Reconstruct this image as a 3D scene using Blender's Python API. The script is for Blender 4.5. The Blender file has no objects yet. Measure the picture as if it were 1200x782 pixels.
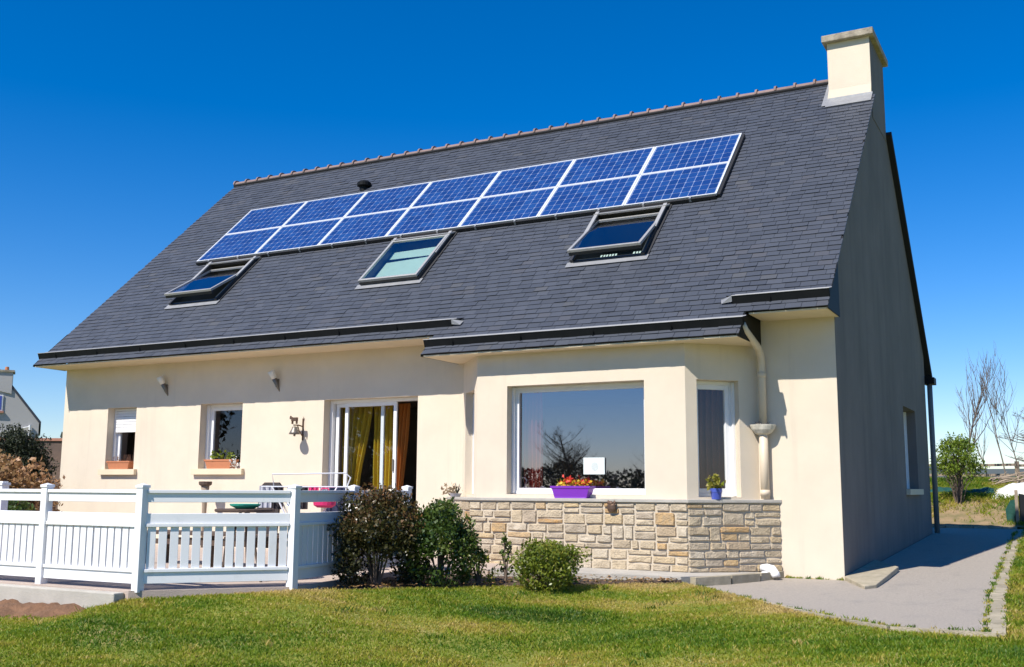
import bpy, math, random
import numpy as np
from mathutils import Vector, Matrix
random.seed(7); RNG = np.random.default_rng(7)
R = math.radians
sc = bpy.context.scene
COL = sc.collection

# ------------------------------------------------------------------ camera
CAM = (2.7507, -14.2762, 1.1914)
YAW, PITCH, ROLL, FPX = -0.49324806, 0.14650639, 0.00513490, 1224.841
def cam_axes():
    cy, sy, cp, sp = math.cos(YAW), math.sin(YAW), math.cos(PITCH), math.sin(PITCH)
    f = Vector((sy*cp, cy*cp, sp)); r = Vector((cy, -sy, 0)); u = r.cross(f)
    cr, sr = math.cos(ROLL), math.sin(ROLL)
    return cr*r + sr*u, -sr*r + cr*u, f
cam = bpy.data.cameras.new('camera'); camo = bpy.data.objects.new('camera', cam); COL.objects.link(camo)
r_, u_, f_ = cam_axes()
camo.matrix_world = Matrix(((r_.x, u_.x, -f_.x, CAM[0]), (r_.y, u_.y, -f_.y, CAM[1]), (r_.z, u_.z, -f_.z, CAM[2]), (0, 0, 0, 1)))
cam.sensor_width = 36; cam.lens = 36*FPX/1200; cam.clip_end = 3000; cam.clip_start = 0.1
sc.camera = camo

# ------------------------------------------------------------------ sky, sun, exposure
SUN = Vector((0.25, 0.86, -1.0)).normalized()
EL = math.asin(-SUN.z); AZ = math.atan2(-SUN.x, -SUN.y)
w = bpy.data.worlds.new('World'); sc.world = w; w.use_nodes = True
nt = w.node_tree; bg = nt.nodes['Background']
sky = nt.nodes.new('ShaderNodeTexSky'); sky.sky_type = 'NISHITA'; sky.sun_disc = False
sky.sun_elevation = EL; sky.sun_rotation = AZ % (2*math.pi); sky.dust_density = 0.0; sky.air_density = 1.0; sky.ozone_density = 1.0
tn = nt.nodes.new('ShaderNodeMix'); tn.data_type = 'RGBA'; tn.blend_type = 'MULTIPLY'; tn.inputs[0].default_value = 1; tn.inputs[7].default_value = (0.82, 0.895, 1.13, 1)
hs = nt.nodes.new('ShaderNodeHueSaturation'); hs.inputs['Saturation'].default_value = 1.38
nt.links.new(sky.outputs[0], tn.inputs[6]); nt.links.new(tn.outputs[2], hs.inputs['Color']); nt.links.new(hs.outputs[0], bg.inputs[0])
bg.inputs[1].default_value = 0.096
sl = bpy.data.lights.new('sun', 'SUN'); sl.energy = 5.0; sl.angle = R(0.5); sl.color = (1.0, 0.94, 0.85)
so = bpy.data.objects.new('sun', sl); COL.objects.link(so); so.rotation_euler = SUN.to_track_quat('-Z', 'Y').to_euler(); so.location = (-10, -30, 40)
sc.view_settings.view_transform = 'Standard'; sc.view_settings.look = 'None'; sc.view_settings.exposure = 0.42; sc.view_settings.gamma = 1
sc.render.engine = 'CYCLES'
sc.cycles.max_bounces = 8; sc.cycles.transparent_max_bounces = 16

# ------------------------------------------------------------------ materials
def _n(nt, t, **k):
    n = nt.nodes.new(t)
    for a, b in k.items(): setattr(n, a, b)
    return n
def mat(name, col, rough=0.7, col2=None, scale=4.0, amt=0.5, bump=0.0, bscale=60.0, metal=0.0, rnd=0.0, attr=None,
        ramp=None, spec=None, coat=0.0, detail=6.0, trans=0.0, stretch=None, grime=None):
    m = bpy.data.materials.new(name); m.use_nodes = True; nt = m.node_tree; p = nt.nodes['Principled BSDF']
    p.inputs['Roughness'].default_value = rough; p.inputs['Metallic'].default_value = metal
    if spec is not None: p.inputs['Specular IOR Level'].default_value = spec
    if coat: p.inputs['Coat Weight'].default_value = coat; p.inputs['Coat Roughness'].default_value = 0.03
    geo = _n(nt, 'ShaderNodeNewGeometry'); L = nt.links.new
    mp = _n(nt, 'ShaderNodeMapping'); L(geo.outputs['Position'], mp.inputs['Vector'])
    if stretch: mp.inputs['Scale'].default_value = stretch
    out = None
    if ramp:
        cr = _n(nt, 'ShaderNodeValToRGB'); el = cr.color_ramp.elements
        while len(el) > 1: el.remove(el[-1])
        el[0].position = ramp[0][0]; el[0].color = (*ramp[0][1], 1)
        for pos, c in ramp[1:]:
            e = el.new(pos); e.color = (*c, 1)
        if attr == 'OBJ':
            oi = _n(nt, 'ShaderNodeObjectInfo'); L(oi.outputs['Random'], cr.inputs[0])
        elif attr:
            at = _n(nt, 'ShaderNodeAttribute', attribute_name=attr); L(at.outputs['Fac'], cr.inputs[0])
        else:
            nz = _n(nt, 'ShaderNodeTexNoise'); nz.inputs['Scale'].default_value = scale; nz.inputs['Detail'].default_value = detail
            L(mp.outputs[0], nz.inputs['Vector']); L(nz.outputs['Fac'], cr.inputs[0])
        out = cr.outputs[0]
    if col2 is not None or out is None:
        nz = _n(nt, 'ShaderNodeTexNoise'); nz.inputs['Scale'].default_value = scale; nz.inputs['Detail'].default_value = detail
        nz.inputs['Roughness'].default_value = 0.6
        L(mp.outputs[0], nz.inputs['Vector'])
        mr = _n(nt, 'ShaderNodeMapRange'); mr.inputs[1].default_value = 0.35; mr.inputs[2].default_value = 0.68; mr.inputs[4].default_value = amt
        L(nz.outputs['Fac'], mr.inputs[0])
        mx = _n(nt, 'ShaderNodeMix', data_type='RGBA')
        c2 = col2 if col2 is not None else tuple(c*0.85 for c in col)
        L(mr.outputs[0], mx.inputs[0]); mx.inputs[6].default_value = (*(col or (0, 0, 0)), 1); mx.inputs[7].default_value = (*c2, 1)
        if out is not None: L(out, mx.inputs[6])
        out = mx.outputs[2]
    if grime:   # streaks and stains of their own shape: (colour, scale xyz, low, high, amount)
        gm = _n(nt, 'ShaderNodeMapping'); L(geo.outputs['Position'], gm.inputs['Vector']); gm.inputs['Scale'].default_value = grime[1]
        gz_ = _n(nt, 'ShaderNodeTexNoise'); gz_.inputs['Scale'].default_value = 1.0; gz_.inputs['Detail'].default_value = 8; gz_.inputs['Roughness'].default_value = 0.65
        L(gm.outputs[0], gz_.inputs['Vector'])
        mr = _n(nt, 'ShaderNodeMapRange'); mr.inputs[1].default_value = grime[2]; mr.inputs[2].default_value = grime[3]; mr.inputs[4].default_value = grime[4]
        L(gz_.outputs['Fac'], mr.inputs[0])
        mx = _n(nt, 'ShaderNodeMix', data_type='RGBA'); L(mr.outputs[0], mx.inputs[0]); L(out, mx.inputs[6]); mx.inputs[7].default_value = (*grime[0], 1)
        out = mx.outputs[2]
    L(out, p.inputs['Base Color'])
    if rnd:
        oi = _n(nt, 'ShaderNodeObjectInfo'); mr = _n(nt, 'ShaderNodeMapRange'); mr.inputs[3].default_value = 1-rnd; mr.inputs[4].default_value = 1+rnd
        L(oi.outputs['Random'], mr.inputs[0]); h = _n(nt, 'ShaderNodeHueSaturation'); L(out, h.inputs['Color']); L(mr.outputs[0], h.inputs['Value'])
        L(h.outputs[0], p.inputs['Base Color'])
    if bump:
        nz = _n(nt, 'ShaderNodeTexNoise'); nz.inputs['Scale'].default_value = bscale; nz.inputs['Detail'].default_value = 5
        L(geo.outputs['Position'], nz.inputs['Vector'])
        b = _n(nt, 'ShaderNodeBump'); b.inputs['Strength'].default_value = bump; b.inputs['Distance'].default_value = 0.02
        L(nz.outputs['Fac'], b.inputs['Height']); L(b.outputs[0], p.inputs['Normal'])
    if trans:
        tr = _n(nt, 'ShaderNodeBsdfTranslucent'); ms = _n(nt, 'ShaderNodeMixShader'); ms.inputs[0].default_value = trans
        L(p.inputs['Base Color'].links[0].from_socket, tr.inputs[0])
        L(p.outputs[0], ms.inputs[1]); L(tr.outputs[0], ms.inputs[2]); L(ms.outputs[0], nt.nodes['Material Output'].inputs[0])
    return m
def glass_mat(name, tint=(0.86, 0.92, 0.92), base=0.06, k=1.5):
    m = bpy.data.materials.new(name); m.use_nodes = True; nt = m.node_tree; nt.nodes.remove(nt.nodes['Principled BSDF'])
    L = nt.links.new; lw = _n(nt, 'ShaderNodeLayerWeight'); lw.inputs['Blend'].default_value = 0.5
    pw = _n(nt, 'ShaderNodeMath', operation='POWER'); pw.inputs[1].default_value = 4.0; L(lw.outputs['Facing'], pw.inputs[0])
    ma = _n(nt, 'ShaderNodeMath', operation='MULTIPLY_ADD'); ma.use_clamp = True
    ma.inputs[1].default_value = k; ma.inputs[2].default_value = base; L(pw.outputs[0], ma.inputs[0])
    t = _n(nt, 'ShaderNodeBsdfTransparent'); t.inputs[0].default_value = (*tint, 1)
    g = _n(nt, 'ShaderNodeBsdfGlossy'); g.inputs[0].default_value = (0.88, 0.86, 1.0, 1); g.inputs['Roughness'].default_value = 0.012
    ms = _n(nt, 'ShaderNodeMixShader'); L(ma.outputs[0], ms.inputs[0]); L(t.outputs[0], ms.inputs[1]); L(g.outputs[0], ms.inputs[2])
    L(ms.outputs[0], nt.nodes['Material Output'].inputs[0])
    return m
M = {}
M['render'] = mat('cream_render', (0.715, 0.622, 0.490), 0.92, (0.645, 0.558, 0.44), 1.6, 0.8, 0.45, 150, grime=((0.36, 0.315, 0.26), (4.5, 4.5, 0.30), 0.56, 0.90, 0.34))
M['gable'] = mat('gable_render_shaded', (0.205, 0.180, 0.165), 0.92, (0.150, 0.132, 0.122), 0.9, 0.8, 0.4, 150, grime=((0.10, 0.092, 0.088), (2.6, 2.6, 0.22), 0.48, 0.80, 0.6))  # cream render with the right gable's shade put into its base colour
M['soffit'] = mat('soffit_board', (0.72, 0.60, 0.42), 0.8, (0.62, 0.52, 0.37), 2, 0.5)
M['white'] = mat('white_plastic', (0.80, 0.80, 0.80), 0.4, (0.74, 0.75, 0.76), 3, 0.5, grime=((0.55, 0.55, 0.52), (5, 5, 1.0), 0.62, 0.85, 0.4))
M['fence'] = mat('fence_plastic', (0.80, 0.80, 0.81), 0.45, (0.72, 0.73, 0.75), 2.5, 0.5, rnd=0.045, grime=((0.42, 0.42, 0.36), (9, 9, 3.0), 0.57, 0.85, 0.5))
SL = [(0.0, (0.042, 0.049, 0.066)), (0.35, (0.050, 0.058, 0.076)), (0.65, (0.055, 0.063, 0.082)), (0.90, (0.061, 0.069, 0.088)), (0.975, (0.064, 0.067, 0.080)), (1.0, (0.074, 0.078, 0.086))]
M['slate'] = mat('slate', None, 0.55, (0.042, 0.048, 0.060), 1.7, 0.30, 0.25, 70, ramp=SL, attr='OBJ')
M['slate_j'] = mat('slate_joined', None, 0.55, (0.042, 0.048, 0.060), 1.7, 0.30, 0.25, 70, ramp=SL, attr='tint')
M['deck'] = mat('roof_underlay', (0.016, 0.016, 0.018), 0.9)
M['zinc_dark'] = mat('dark_zinc', (0.006, 0.007, 0.008), 0.6, (0.012, 0.013, 0.014), 6, 0.6, spec=0.15)
M['zinc'] = mat('zinc', (0.30, 0.305, 0.315), 0.55, (0.22, 0.225, 0.235), 7, 0.7, metal=0.35)
M['ridge'] = mat('ridge_clay', (0.24, 0.165, 0.145), 0.85, (0.17, 0.125, 0.115), 9, 0.7, 0.3, 80, rnd=0.14)
M['pipe'] = mat('sand_pipe', (0.66, 0.55, 0.41), 0.5, (0.58, 0.49, 0.37), 4, 0.5)
M['pipe_grey'] = mat('grey_pipe', (0.20, 0.19, 0.175), 0.5)
M['mortar'] = mat('mortar', (0.54, 0.465, 0.36), 0.95, (0.52, 0.46, 0.37), 12, 0.7, 0.4, 90)
M['concrete'] = mat('pale_concrete', (0.46, 0.43, 0.38), 0.92, (0.34, 0.32, 0.28), 3.5, 0.8, 0.35, 90)
M['cap'] = mat('weathered_concrete', (0.42, 0.37, 0.29), 0.95, (0.20, 0.17, 0.13), 7, 0.9, 0.6, 40)
STN = [(0.0, (0.49, 0.395, 0.26)), (0.22, (0.58, 0.48, 0.34)), (0.40, (0.41, 0.345, 0.26)), (0.55, (0.54, 0.405, 0.225)), (0.70, (0.59, 0.51, 0.39)), (0.84, (0.45, 0.375, 0.285)), (0.93, (0.56, 0.37, 0.17)), (1.0, (0.45, 0.25, 0.09))]
M['stone'] = mat('stone', None, 0.92, (0.30, 0.24, 0.165), 11.0, 0.7, 1.0, 45, ramp=STN, attr='OBJ')
M['asphalt'] = mat('worn_asphalt', (0.45, 0.395, 0.33), 0.95, (0.33, 0.29, 0.245), 38, 0.9, 1.0, 90, grime=((0.25, 0.24, 0.22), (1.9, 1.1, 1.5), 0.54, 0.74, 0.55))
M['paving'] = mat('terrace_paving', (0.47, 0.38, 0.32), 0.9, (0.38, 0.31, 0.26), 3, 0.7, 0.3, 80)
M['kerb'] = mat('kerb_concrete', (0.40, 0.345, 0.25), 0.95, (0.25, 0.22, 0.15), 8, 0.8, 0.5, 70, rnd=0.15)
M['glass'] = glass_mat('window_glass', (0.90, 0.94, 0.94), 0.08, 0.85)
M['glass_big'] = glass_mat('bay_glass', (0.78, 0.85, 0.88), 0.26, 0.70)
M['glass_roof'] = glass_mat('roof_glass', (0.80, 0.95, 0.92), 0.20, 0.75)
M['dark'] = mat('plain_black', (0.012, 0.012, 0.013), 0.6)
M['frame_grey'] = mat('roof_window_metal', (0.46, 0.45, 0.43), 0.42, (0.38, 0.37, 0.36), 8, 0.5, metal=0.4)
M['frame_dark'] = mat('dark_cladding', (0.03, 0.03, 0.032), 0.5)
M['alu'] = mat('aluminium', (0.78, 0.79, 0.80), 0.38, (0.70, 0.71, 0.73), 6, 0.4, metal=0.25)
M['cell'] = mat('solar_cell', None, 0.28, (0.012, 0.035, 0.20), 14, 0.45, ramp=[(0, (0.006, 0.032, 0.130)), (0.5, (0.008, 0.043, 0.170)), (1, (0.014, 0.064, 0.21))], attr='tint', coat=0.3)
M['sheet'] = mat('cell_backsheet', (0.22, 0.28, 0.44), 0.35, coat=0.4)
M['inner'] = mat('inner_wall', (0.30, 0.26, 0.22), 0.9)
M['innerfloor'] = mat('inner_floor', (0.22, 0.13, 0.08), 0.6)
M['wood'] = mat('dark_wood', (0.10, 0.065, 0.045), 0.7, (0.06, 0.04, 0.03), 9, 0.7, stretch=(1, 1, 6))
M['shaft'] = mat('attic_lining', (0.10, 0.09, 0.075), 0.9)
M['yellow'] = mat('mustard_fabric', (0.80, 0.56, 0.05), 0.9, (0.68, 0.45, 0.03), 6, 0.5, trans=0.3)
M['orange'] = mat('orange_fabric', (0.62, 0.22, 0.04), 0.9, trans=0.25)
M['red'] = mat('dark_red_fabric', (0.52, 0.085, 0.05), 0.9, trans=0.2)
M['rust'] = mat('rust_fabric', (0.30, 0.12, 0.07), 0.9, (0.22, 0.085, 0.05), 5, 0.6)
M['pale_blind'] = mat('pale_fabric', (0.72, 0.80, 0.72), 0.9, trans=0.3)
M['terracotta'] = mat('terracotta', (0.50, 0.19, 0.085), 0.8, (0.42, 0.16, 0.08), 9, 0.6, 0.2)
M['purple'] = mat('purple_plastic', (0.20, 0.035, 0.42), 0.4, (0.17, 0.03, 0.37), 6, 0.4)
M['blue'] = mat('blue_glaze', (0.07, 0.10, 0.42), 0.25, (0.05, 0.08, 0.33), 9, 0.5)
M['soil'] = mat('dark_soil', (0.10, 0.065, 0.045), 1.0, (0.06, 0.042, 0.032), 9, 0.8, 0.9, 40)
M['bare_soil'] = mat('bare_soil', (0.21, 0.110, 0.058), 1.0, (0.11, 0.060, 0.034), 7, 0.9, 1.0, 30)
M['bronze'] = mat('bronze', (0.16, 0.10, 0.065), 0.5, (0.10, 0.06, 0.045), 30, 0.6, metal=0.6)
M['paper'] = mat('paper', (0.74, 0.82, 0.80), 0.8)
M['ink'] = mat('faded_print', (0.50, 0.55, 0.54), 0.8, (0.62, 0.68, 0.66), 40, 0.8)
M['shell'] = mat('weathered_plastic', (0.62, 0.58, 0.49), 0.6, (0.35, 0.33, 0.28), 14, 0.8)
M['debris'] = mat('leaf_litter', (0.13, 0.11, 0.09), 1.0, (0.30, 0.28, 0.25), 40, 0.8)
M['lampmetal'] = mat('brushed_metal', (0.20, 0.18, 0.155), 0.45, metal=0.5)
M['lampglass'] = mat('frosted_glass', (0.70, 0.70, 0.66), 0.4)
M['bark'] = mat('grey_bark', (0.20, 0.165, 0.13), 0.95, (0.11, 0.09, 0.075), 16, 0.7, 0.5, 50)
M['twig'] = mat('brown_twig', (0.15, 0.11, 0.085), 0.95, (0.10, 0.075, 0.06), 9, 0.7)
M['post'] = mat('weathered_wood', (0.33, 0.26, 0.19), 0.9, (0.22, 0.17, 0.125), 12, 0.7, 0.4, 60)
def leafmat(n, a, b, c, tr=0.22, rough=0.5): return mat(n, None, rough, ramp=[(0, a), (0.55, b), (1, c)], attr='tint', trans=tr)
M['photinia'] = leafmat('dark_red_leaves', (0.026, 0.030, 0.010), (0.065, 0.060, 0.018), (0.19, 0.090, 0.035), 0.18, 0.32)
M['green'] = leafmat('green_leaves', (0.030, 0.060, 0.010), (0.065, 0.110, 0.018), (0.18, 0.20, 0.04), 0.25, 0.35)
M['yellowgreen'] = leafmat('yellow_green_leaves', (0.09, 0.135, 0.012), (0.20, 0.24, 0.026), (0.40, 0.33, 0.07), 0.35, 0.38)
M['fresh'] = leafmat('fresh_leaves', (0.08, 0.14, 0.012), (0.19, 0.27, 0.022), (0.34, 0.37, 0.05), 0.35)
M['bronzeleaf'] = leafmat('orange_brown_leaves', (0.10, 0.085, 0.025), (0.30, 0.17, 0.065), (0.46, 0.26, 0.13), 0.2)
M['conifer'] = leafmat('dark_conifer', (0.008, 0.014, 0.006), (0.018, 0.028, 0.010), (0.034, 0.044, 0.016), 0.05, 0.7)
M['flower'] = mat('petals', None, 0.6, ramp=[(0, (0.75, 0.48, 0.02)), (0.55, (0.72, 0.50, 0.03)), (0.6, (0.16, 0.26, 0.03)), (0.8, (0.25, 0.30, 0.05)), (0.82, (0.65, 0.03, 0.02)), (1, (0.7, 0.05, 0.03))], attr='tint', trans=0.2)
M['dryplant'] = leafmat('dry_stems', (0.25, 0.12, 0.07), (0.40, 0.28, 0.16), (0.48, 0.40, 0.28))
M['whitepetal'] = mat('white_petals', (0.80, 0.80, 0.76), 0.6)
M['pink'] = mat('pink_fabric', (0.62, 0.02, 0.13), 0.6)
M['navy'] = mat('navy_fabric', (0.02, 0.028, 0.07), 0.9)
M['blackcloth'] = mat('black_fabric', (0.02, 0.016, 0.018), 0.9)
M['greycloth'] = mat('grey_fabric', (0.42, 0.42, 0.46), 0.9)
M['turq'] = mat('turquoise_plastic', (0.05, 0.50, 0.36), 0.4)
M['brownplast'] = mat('brown_weave', (0.035, 0.024, 0.02), 0.7)
M['tarp_green'] = mat('green_tarp', (0.010, 0.075, 0.055), 0.7, (0.006, 0.04, 0.03), 3, 0.7, 0.6, 12)
M['tarp_white'] = mat('white_sheet', (0.74, 0.73, 0.70), 0.7, (0.62, 0.62, 0.60), 3, 0.6)
M['neigh'] = mat('grey_render', (0.44, 0.43, 0.42), 0.95, (0.38, 0.375, 0.37), 0.8, 0.6, 0.2, 120)
M['brickwall'] = mat('brown_masonry', (0.17, 0.115, 0.09), 0.95, (0.11, 0.08, 0.07), 3, 0.8, 0.6, 25)
M['coping'] = mat('clay_coping', (0.42, 0.20, 0.14), 0.9)
M['hill'] = mat('hazed_hill', (0.105, 0.125, 0.15), 1.0, (0.075, 0.095, 0.105), 0.02, 0.8)  # blue of distant haze painted into the hill colour
def grass_ground():
    m = mat('grassy_ground', (0.23, 0.23, 0.034), 1.0, (0.12, 0.165, 0.016), 1.6, 1.0, 0.9, 45, grime=((0.38, 0.29, 0.13), (0.9, 0.9, 0.9), 0.52, 0.72, 0.75))
    return m
M['ground'] = grass_ground()
M['bank'] = mat('bank_earth', (0.30, 0.205, 0.115), 1.0, (0.13, 0.12, 0.045), 3.5, 0.9, 1.0, 14)
M['grass'] = mat('grass_blades', None, 0.55, ramp=[(0, (0.050, 0.120, 0.006)), (0.25, (0.115, 0.220, 0.008)), (0.5, (0.25, 0.315, 0.017)), (0.75, (0.45, 0.38, 0.055)), (1, (0.62, 0.47, 0.18))], attr='tint', trans=0.45)

# ------------------------------------------------------------------ builders
WL = {}
def tag(o, label=None, cat=None, group=None, kind=None):
    if label: o['label'] = label
    if cat: o['category'] = cat
    if group: o['group'] = group
    if kind: o['kind'] = kind
    return o
def wloc(o): return WL.get(o.name, Vector((0, 0, 0))) if o else Vector((0, 0, 0))
def empty(name, loc, parent=None):
    o = bpy.data.objects.new(name, None); o.empty_display_size = 0.2; COL.objects.link(o)
    o.location = Vector(loc) - wloc(parent); o.parent = parent; WL[o.name] = Vector(loc)
    return o
def thing(name, loc, label, cat, group=None): return tag(empty(name, loc), label, cat, group)
class MB:
    def __init__(s): s.v = []; s.f = []; s.t = []
    def add(s, vs, fs, t=0.5):
        b = len(s.v); s.v += [tuple(x) for x in vs]; s.f += [tuple(b+i for i in f) for f in fs]; s.t += [t]*len(fs)
    def quad(s, a, b, c, d, t=0.5): s.add([a, b, c, d], [(0, 1, 2, 3)], t)
    def poly(s, pts, t=0.5): s.add(pts, [tuple(range(len(pts)))], t)
    def box(s, x0, x1, y0, y1, z0, z1, t=0.5):
        s.add([(x, y, z) for z in (z0, z1) for y in (y0, y1) for x in (x0, x1)],
              [(0, 2, 3, 1), (4, 5, 7, 6), (0, 1, 5, 4), (2, 6, 7, 3), (0, 4, 6, 2), (1, 3, 7, 5)], t)
    def obox(s, o, a, b, c, t=0.5):   # origin corner and three edge vectors
        o, a, b, c = map(Vector, (o, a, b, c))
        s.add([o + i*a + j*b + k*c for k in (0, 1) for j in (0, 1) for i in (0, 1)],
              [(0, 2, 3, 1), (4, 5, 7, 6), (0, 1, 5, 4), (2, 6, 7, 3), (0, 4, 6, 2), (1, 3, 7, 5)], t)
    def prism(s, pts, d, t=0.5):      # polygon (3D points) swept along vector d
        n = len(pts); d = Vector(d); P = [Vector(p) for p in pts]
        s.add(P + [p + d for p in P], [tuple(reversed(range(n))), tuple(range(n, 2*n))] + [(i, (i+1) % n, n + (i+1) % n, n+i) for i in range(n)], t)
    def tube(s, path, r, n=8, t=0.5, cap=True):
        P = [Vector(p) for p in path]; rs = r if isinstance(r, (list, tuple)) else [r]*len(P); b = len(s.v)
        ref = None
        for i, p in enumerate(P):
            d = (P[min(i+1, len(P)-1)] - P[max(i-1, 0)]).normalized()
            if ref is None: ref = Vector((0, 0, 1)) if abs(d.z) < 0.9 else Vector((1, 0, 0))
            a = d.cross(ref).normalized(); c = a.cross(d).normalized(); ref = c if abs(d.dot(c)) < 0.9 else ref
            for k in range(n):
                an = 2*math.pi*k/n; s.v.append(tuple(p + rs[i]*(math.cos(an)*a + math.sin(an)*c)))
        for i in range(len(P)-1):
            for k in range(n):
                s.f.append((b+i*n+k, b+i*n+(k+1) % n, b+(i+1)*n+(k+1) % n, b+(i+1)*n+k)); s.t.append(t)
        if cap:
            s.f.append(tuple(b+k for k in reversed(range(n)))); s.t.append(t); m = b+(len(P)-1)*n
            s.f.append(tuple(m+k for k in range(n))); s.t.append(t)
    def lathe(s, prof, c, n=16, t=0.5, sx=1, sy=1):
        b = len(s.v); c = Vector(c)
        for r, z in prof:
            for k in range(n):
                an = 2*math.pi*k/n; s.v.append((c.x + r*sx*math.cos(an), c.y + r*sy*math.sin(an), c.z + z))
        for i in range(len(prof)-1):
            for k in range(n):
                s.f.append((b+i*n+k, b+i*n+(k+1) % n, b+(i+1)*n+(k+1) % n, b+(i+1)*n+k)); s.t.append(t)
        s.f.append(tuple(b+k for k in reversed(range(n)))); s.t.append(t)
        s.f.append(tuple(b+(len(prof)-1)*n+k for k in range(n))); s.t.append(t)
    def build(s, name, m, parent=None, bevel=0, smooth=False, loc=None, kind=None, label=None, tint=False):
        base = Vector(loc) if loc is not None else wloc(parent)
        me = bpy.data.meshes.new(name); me.from_pydata([tuple(Vector(v) - base) for v in s.v], [], s.f)
        me.materials.append(m)
        if tint:
            a = me.attributes.new('tint', 'FLOAT', 'FACE'); a.data.foreach_set('value', s.t)
        if smooth: me.polygons.foreach_set('use_smooth', [True]*len(me.polygons))
        me.update()
        o = bpy.data.objects.new(name, me); COL.objects.link(o); o.parent = parent; o.location = base - wloc(parent); WL[o.name] = base
        if bevel:
            b = o.modifiers.new('bevel', 'BEVEL'); b.width = bevel; b.segments = 2; b.limit_method = 'ANGLE'
        if kind: o['kind'] = kind
        if label: o['label'] = label
        return o
def build_np(name, V, F, m, parent=None, tint=None, kind=None, n=4):
    base = wloc(parent); me = bpy.data.meshes.new(name); nv, nf = len(V), len(F)
    me.vertices.add(nv); me.vertices.foreach_set('co', (V - np.array(base)).astype(np.float32).ravel())
    me.loops.add(nf*n); me.loops.foreach_set('vertex_index', F.astype(np.int32).ravel())
    me.polygons.add(nf); me.polygons.foreach_set('loop_start', np.arange(0, nf*n, n, dtype=np.int32))
    if tint is not None:
        a = me.attributes.new('tint', 'FLOAT', 'FACE'); a.data.foreach_set('value', tint.astype(np.float32))
    me.materials.append(m); me.update(calc_edges=True); me.validate()
    o = bpy.data.objects.new(name, me); COL.objects.link(o); o.parent = parent; WL[o.name] = base
    if kind: o['kind'] = kind
    return o
def inst(name, me, parent, mw):      # object sharing a mesh, placed by world matrix, parents are never rotated
    o = bpy.data.objects.new(name, me); COL.objects.link(o); o.parent = parent
    mw = mw.copy(); mw.translation = mw.translation - wloc(parent); o.matrix_local = mw
    return o
def leaves(P, size, jit=0.5, up=0.3):
    """kite shaped leaves at points P, random directions"""
    n = len(P); d = RNG.normal(size=(n, 3)); d[:, 2] += up; d /= np.linalg.norm(d, axis=1)[:, None]
    e = np.cross(d, RNG.normal(size=(n, 3))); e /= np.linalg.norm(e, axis=1)[:, None]
    L = size*(1 + jit*(RNG.random(n)-0.5)*2)[:, None]; Wd = L*0.28; nn = np.cross(d, e)
    V = np.stack([P, P + d*L*0.45 + e*Wd + nn*L*0.06, P + d*L, P + d*L*0.45 - e*Wd + nn*L*0.06], 1).reshape(-1, 3)
    return V, np.arange(4*n).reshape(n, 4)

# ------------------------------------------------------------------ roof geometry (x, v up the slope, d off the slope)
TH, HH = 0.7557719537, 4.2019858
CT, ST = math.cos(TH), math.sin(TH)
def RP(x, v, d=0.0): return Vector((x, v*CT - d*ST, HH + v*ST + d*CT))
RU, RV, RN = Vector((1, 0, 0)), Vector((0, CT, ST)), Vector((0, -ST, CT))
VR = 6.44; VE, VB = -1.0, -1.51; XL, XR = -15.22, 0.07; BX0, BX1 = -5.90, -1.0
XW = -15.15; DEP = 9.42; ZS = HH + VE*ST; ZB = HH + VB*ST
SKY = [(-12.92, -11.66, 0.74, 2.26), (-8.27, -7.01, 0.74, 2.26), (-4.15, -2.89, 0.74, 2.26)]
SOLID = [(x0, x1, a, b) for x0, x1, a, b in SKY]

# ================================================================== SETTING: ground
EDGE = [(-30, -6.5, -0.12), (-9.5, -6.5, -0.12), (-6.5, -6.48, -0.09), (-5.90, -6.42, 0.03), (-4.76, -5.16, 0.09), (-4.3, -4.4, 0.06), (-3.3, -3.35, 0.05), (-2.3, -2.4, 0.05), (-1.6, -1.65, 0.045),
        (-0.46, -2.85, 0.02), (0.27, -3.65, 0.0), (0.78, -4.13, -0.01), (1.21, -4.45, -0.02), (2.10, -4.5, -0.03), (1.95, -1, -0.01), (1.80, 3, 0.10), (1.74, 5.4, 0.17), (1.66, 9.2, 0.28), (1.6, 12.6, 0.31), (-1, 12.6, 0.31), (-30, 12.6, 0.31)]
EA = np.array(EDGE)
def smooth(t): t = np.clip(t, 0, 1); return t*t*(3-2*t)
def ground_z(x, y):
    x = np.asarray(x, float); y = np.asarray(y, float)
    best = np.full(x.shape, 1e9); ws = np.zeros(x.shape); wz = np.zeros(x.shape)
    ins = np.zeros(x.shape, bool); n = len(EA)
    for i in range(n-1):
        a, b = EA[i], EA[i+1]; dx, dy = b[0]-a[0], b[1]-a[1]; L2 = dx*dx+dy*dy
        t = np.clip(((x-a[0])*dx + (y-a[1])*dy)/L2, 0, 1)
        d = np.hypot(x-a[0]-t*dx, y-a[1]-t*dy); best = np.minimum(best, d)
        wt = 1/(d+.04)**3.5; ws += wt; wz += wt*(a[2]+t*(b[2]-a[2]))
    ez = wz/ws
    for i in range(n):
        a, b = EA[i], EA[(i+1) % n]
        c = ((a[1] > y) != (b[1] > y)) & (x < (b[0]-a[0])*(y-a[1])/((b[1]-a[1])+1e-12) + a[0]); ins ^= c
    d = np.where(ins, 0, best); ds = np.where(ins, 0, np.where(best < .5, best, best-.12*smooth((best-.5)/2)))
    front = ez - 0.125*ds*(0.3 + 0.7*smooth((1.9-x)/1.5))
    front = np.maximum(front, -0.42 - 0.0*d)
    rise = np.interp(np.maximum(y-12.6, 0), [0, 0.5, 1.9, 5.1, 8, 30, 200], [0, 0.12, 0.68, 1.10, 1.15, 0.6, -3])
    z = np.where(y > 12.6, 0.31 + rise, front)
    z = z + 0.012*np.sin(x*2.1+y*1.3)*np.sin(y*2.7-x) * (d > 0.1)
    z = np.where(ins, ez - 0.16 - 0.1*smooth(best/0.6), z)
    return z, d, ins
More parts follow.
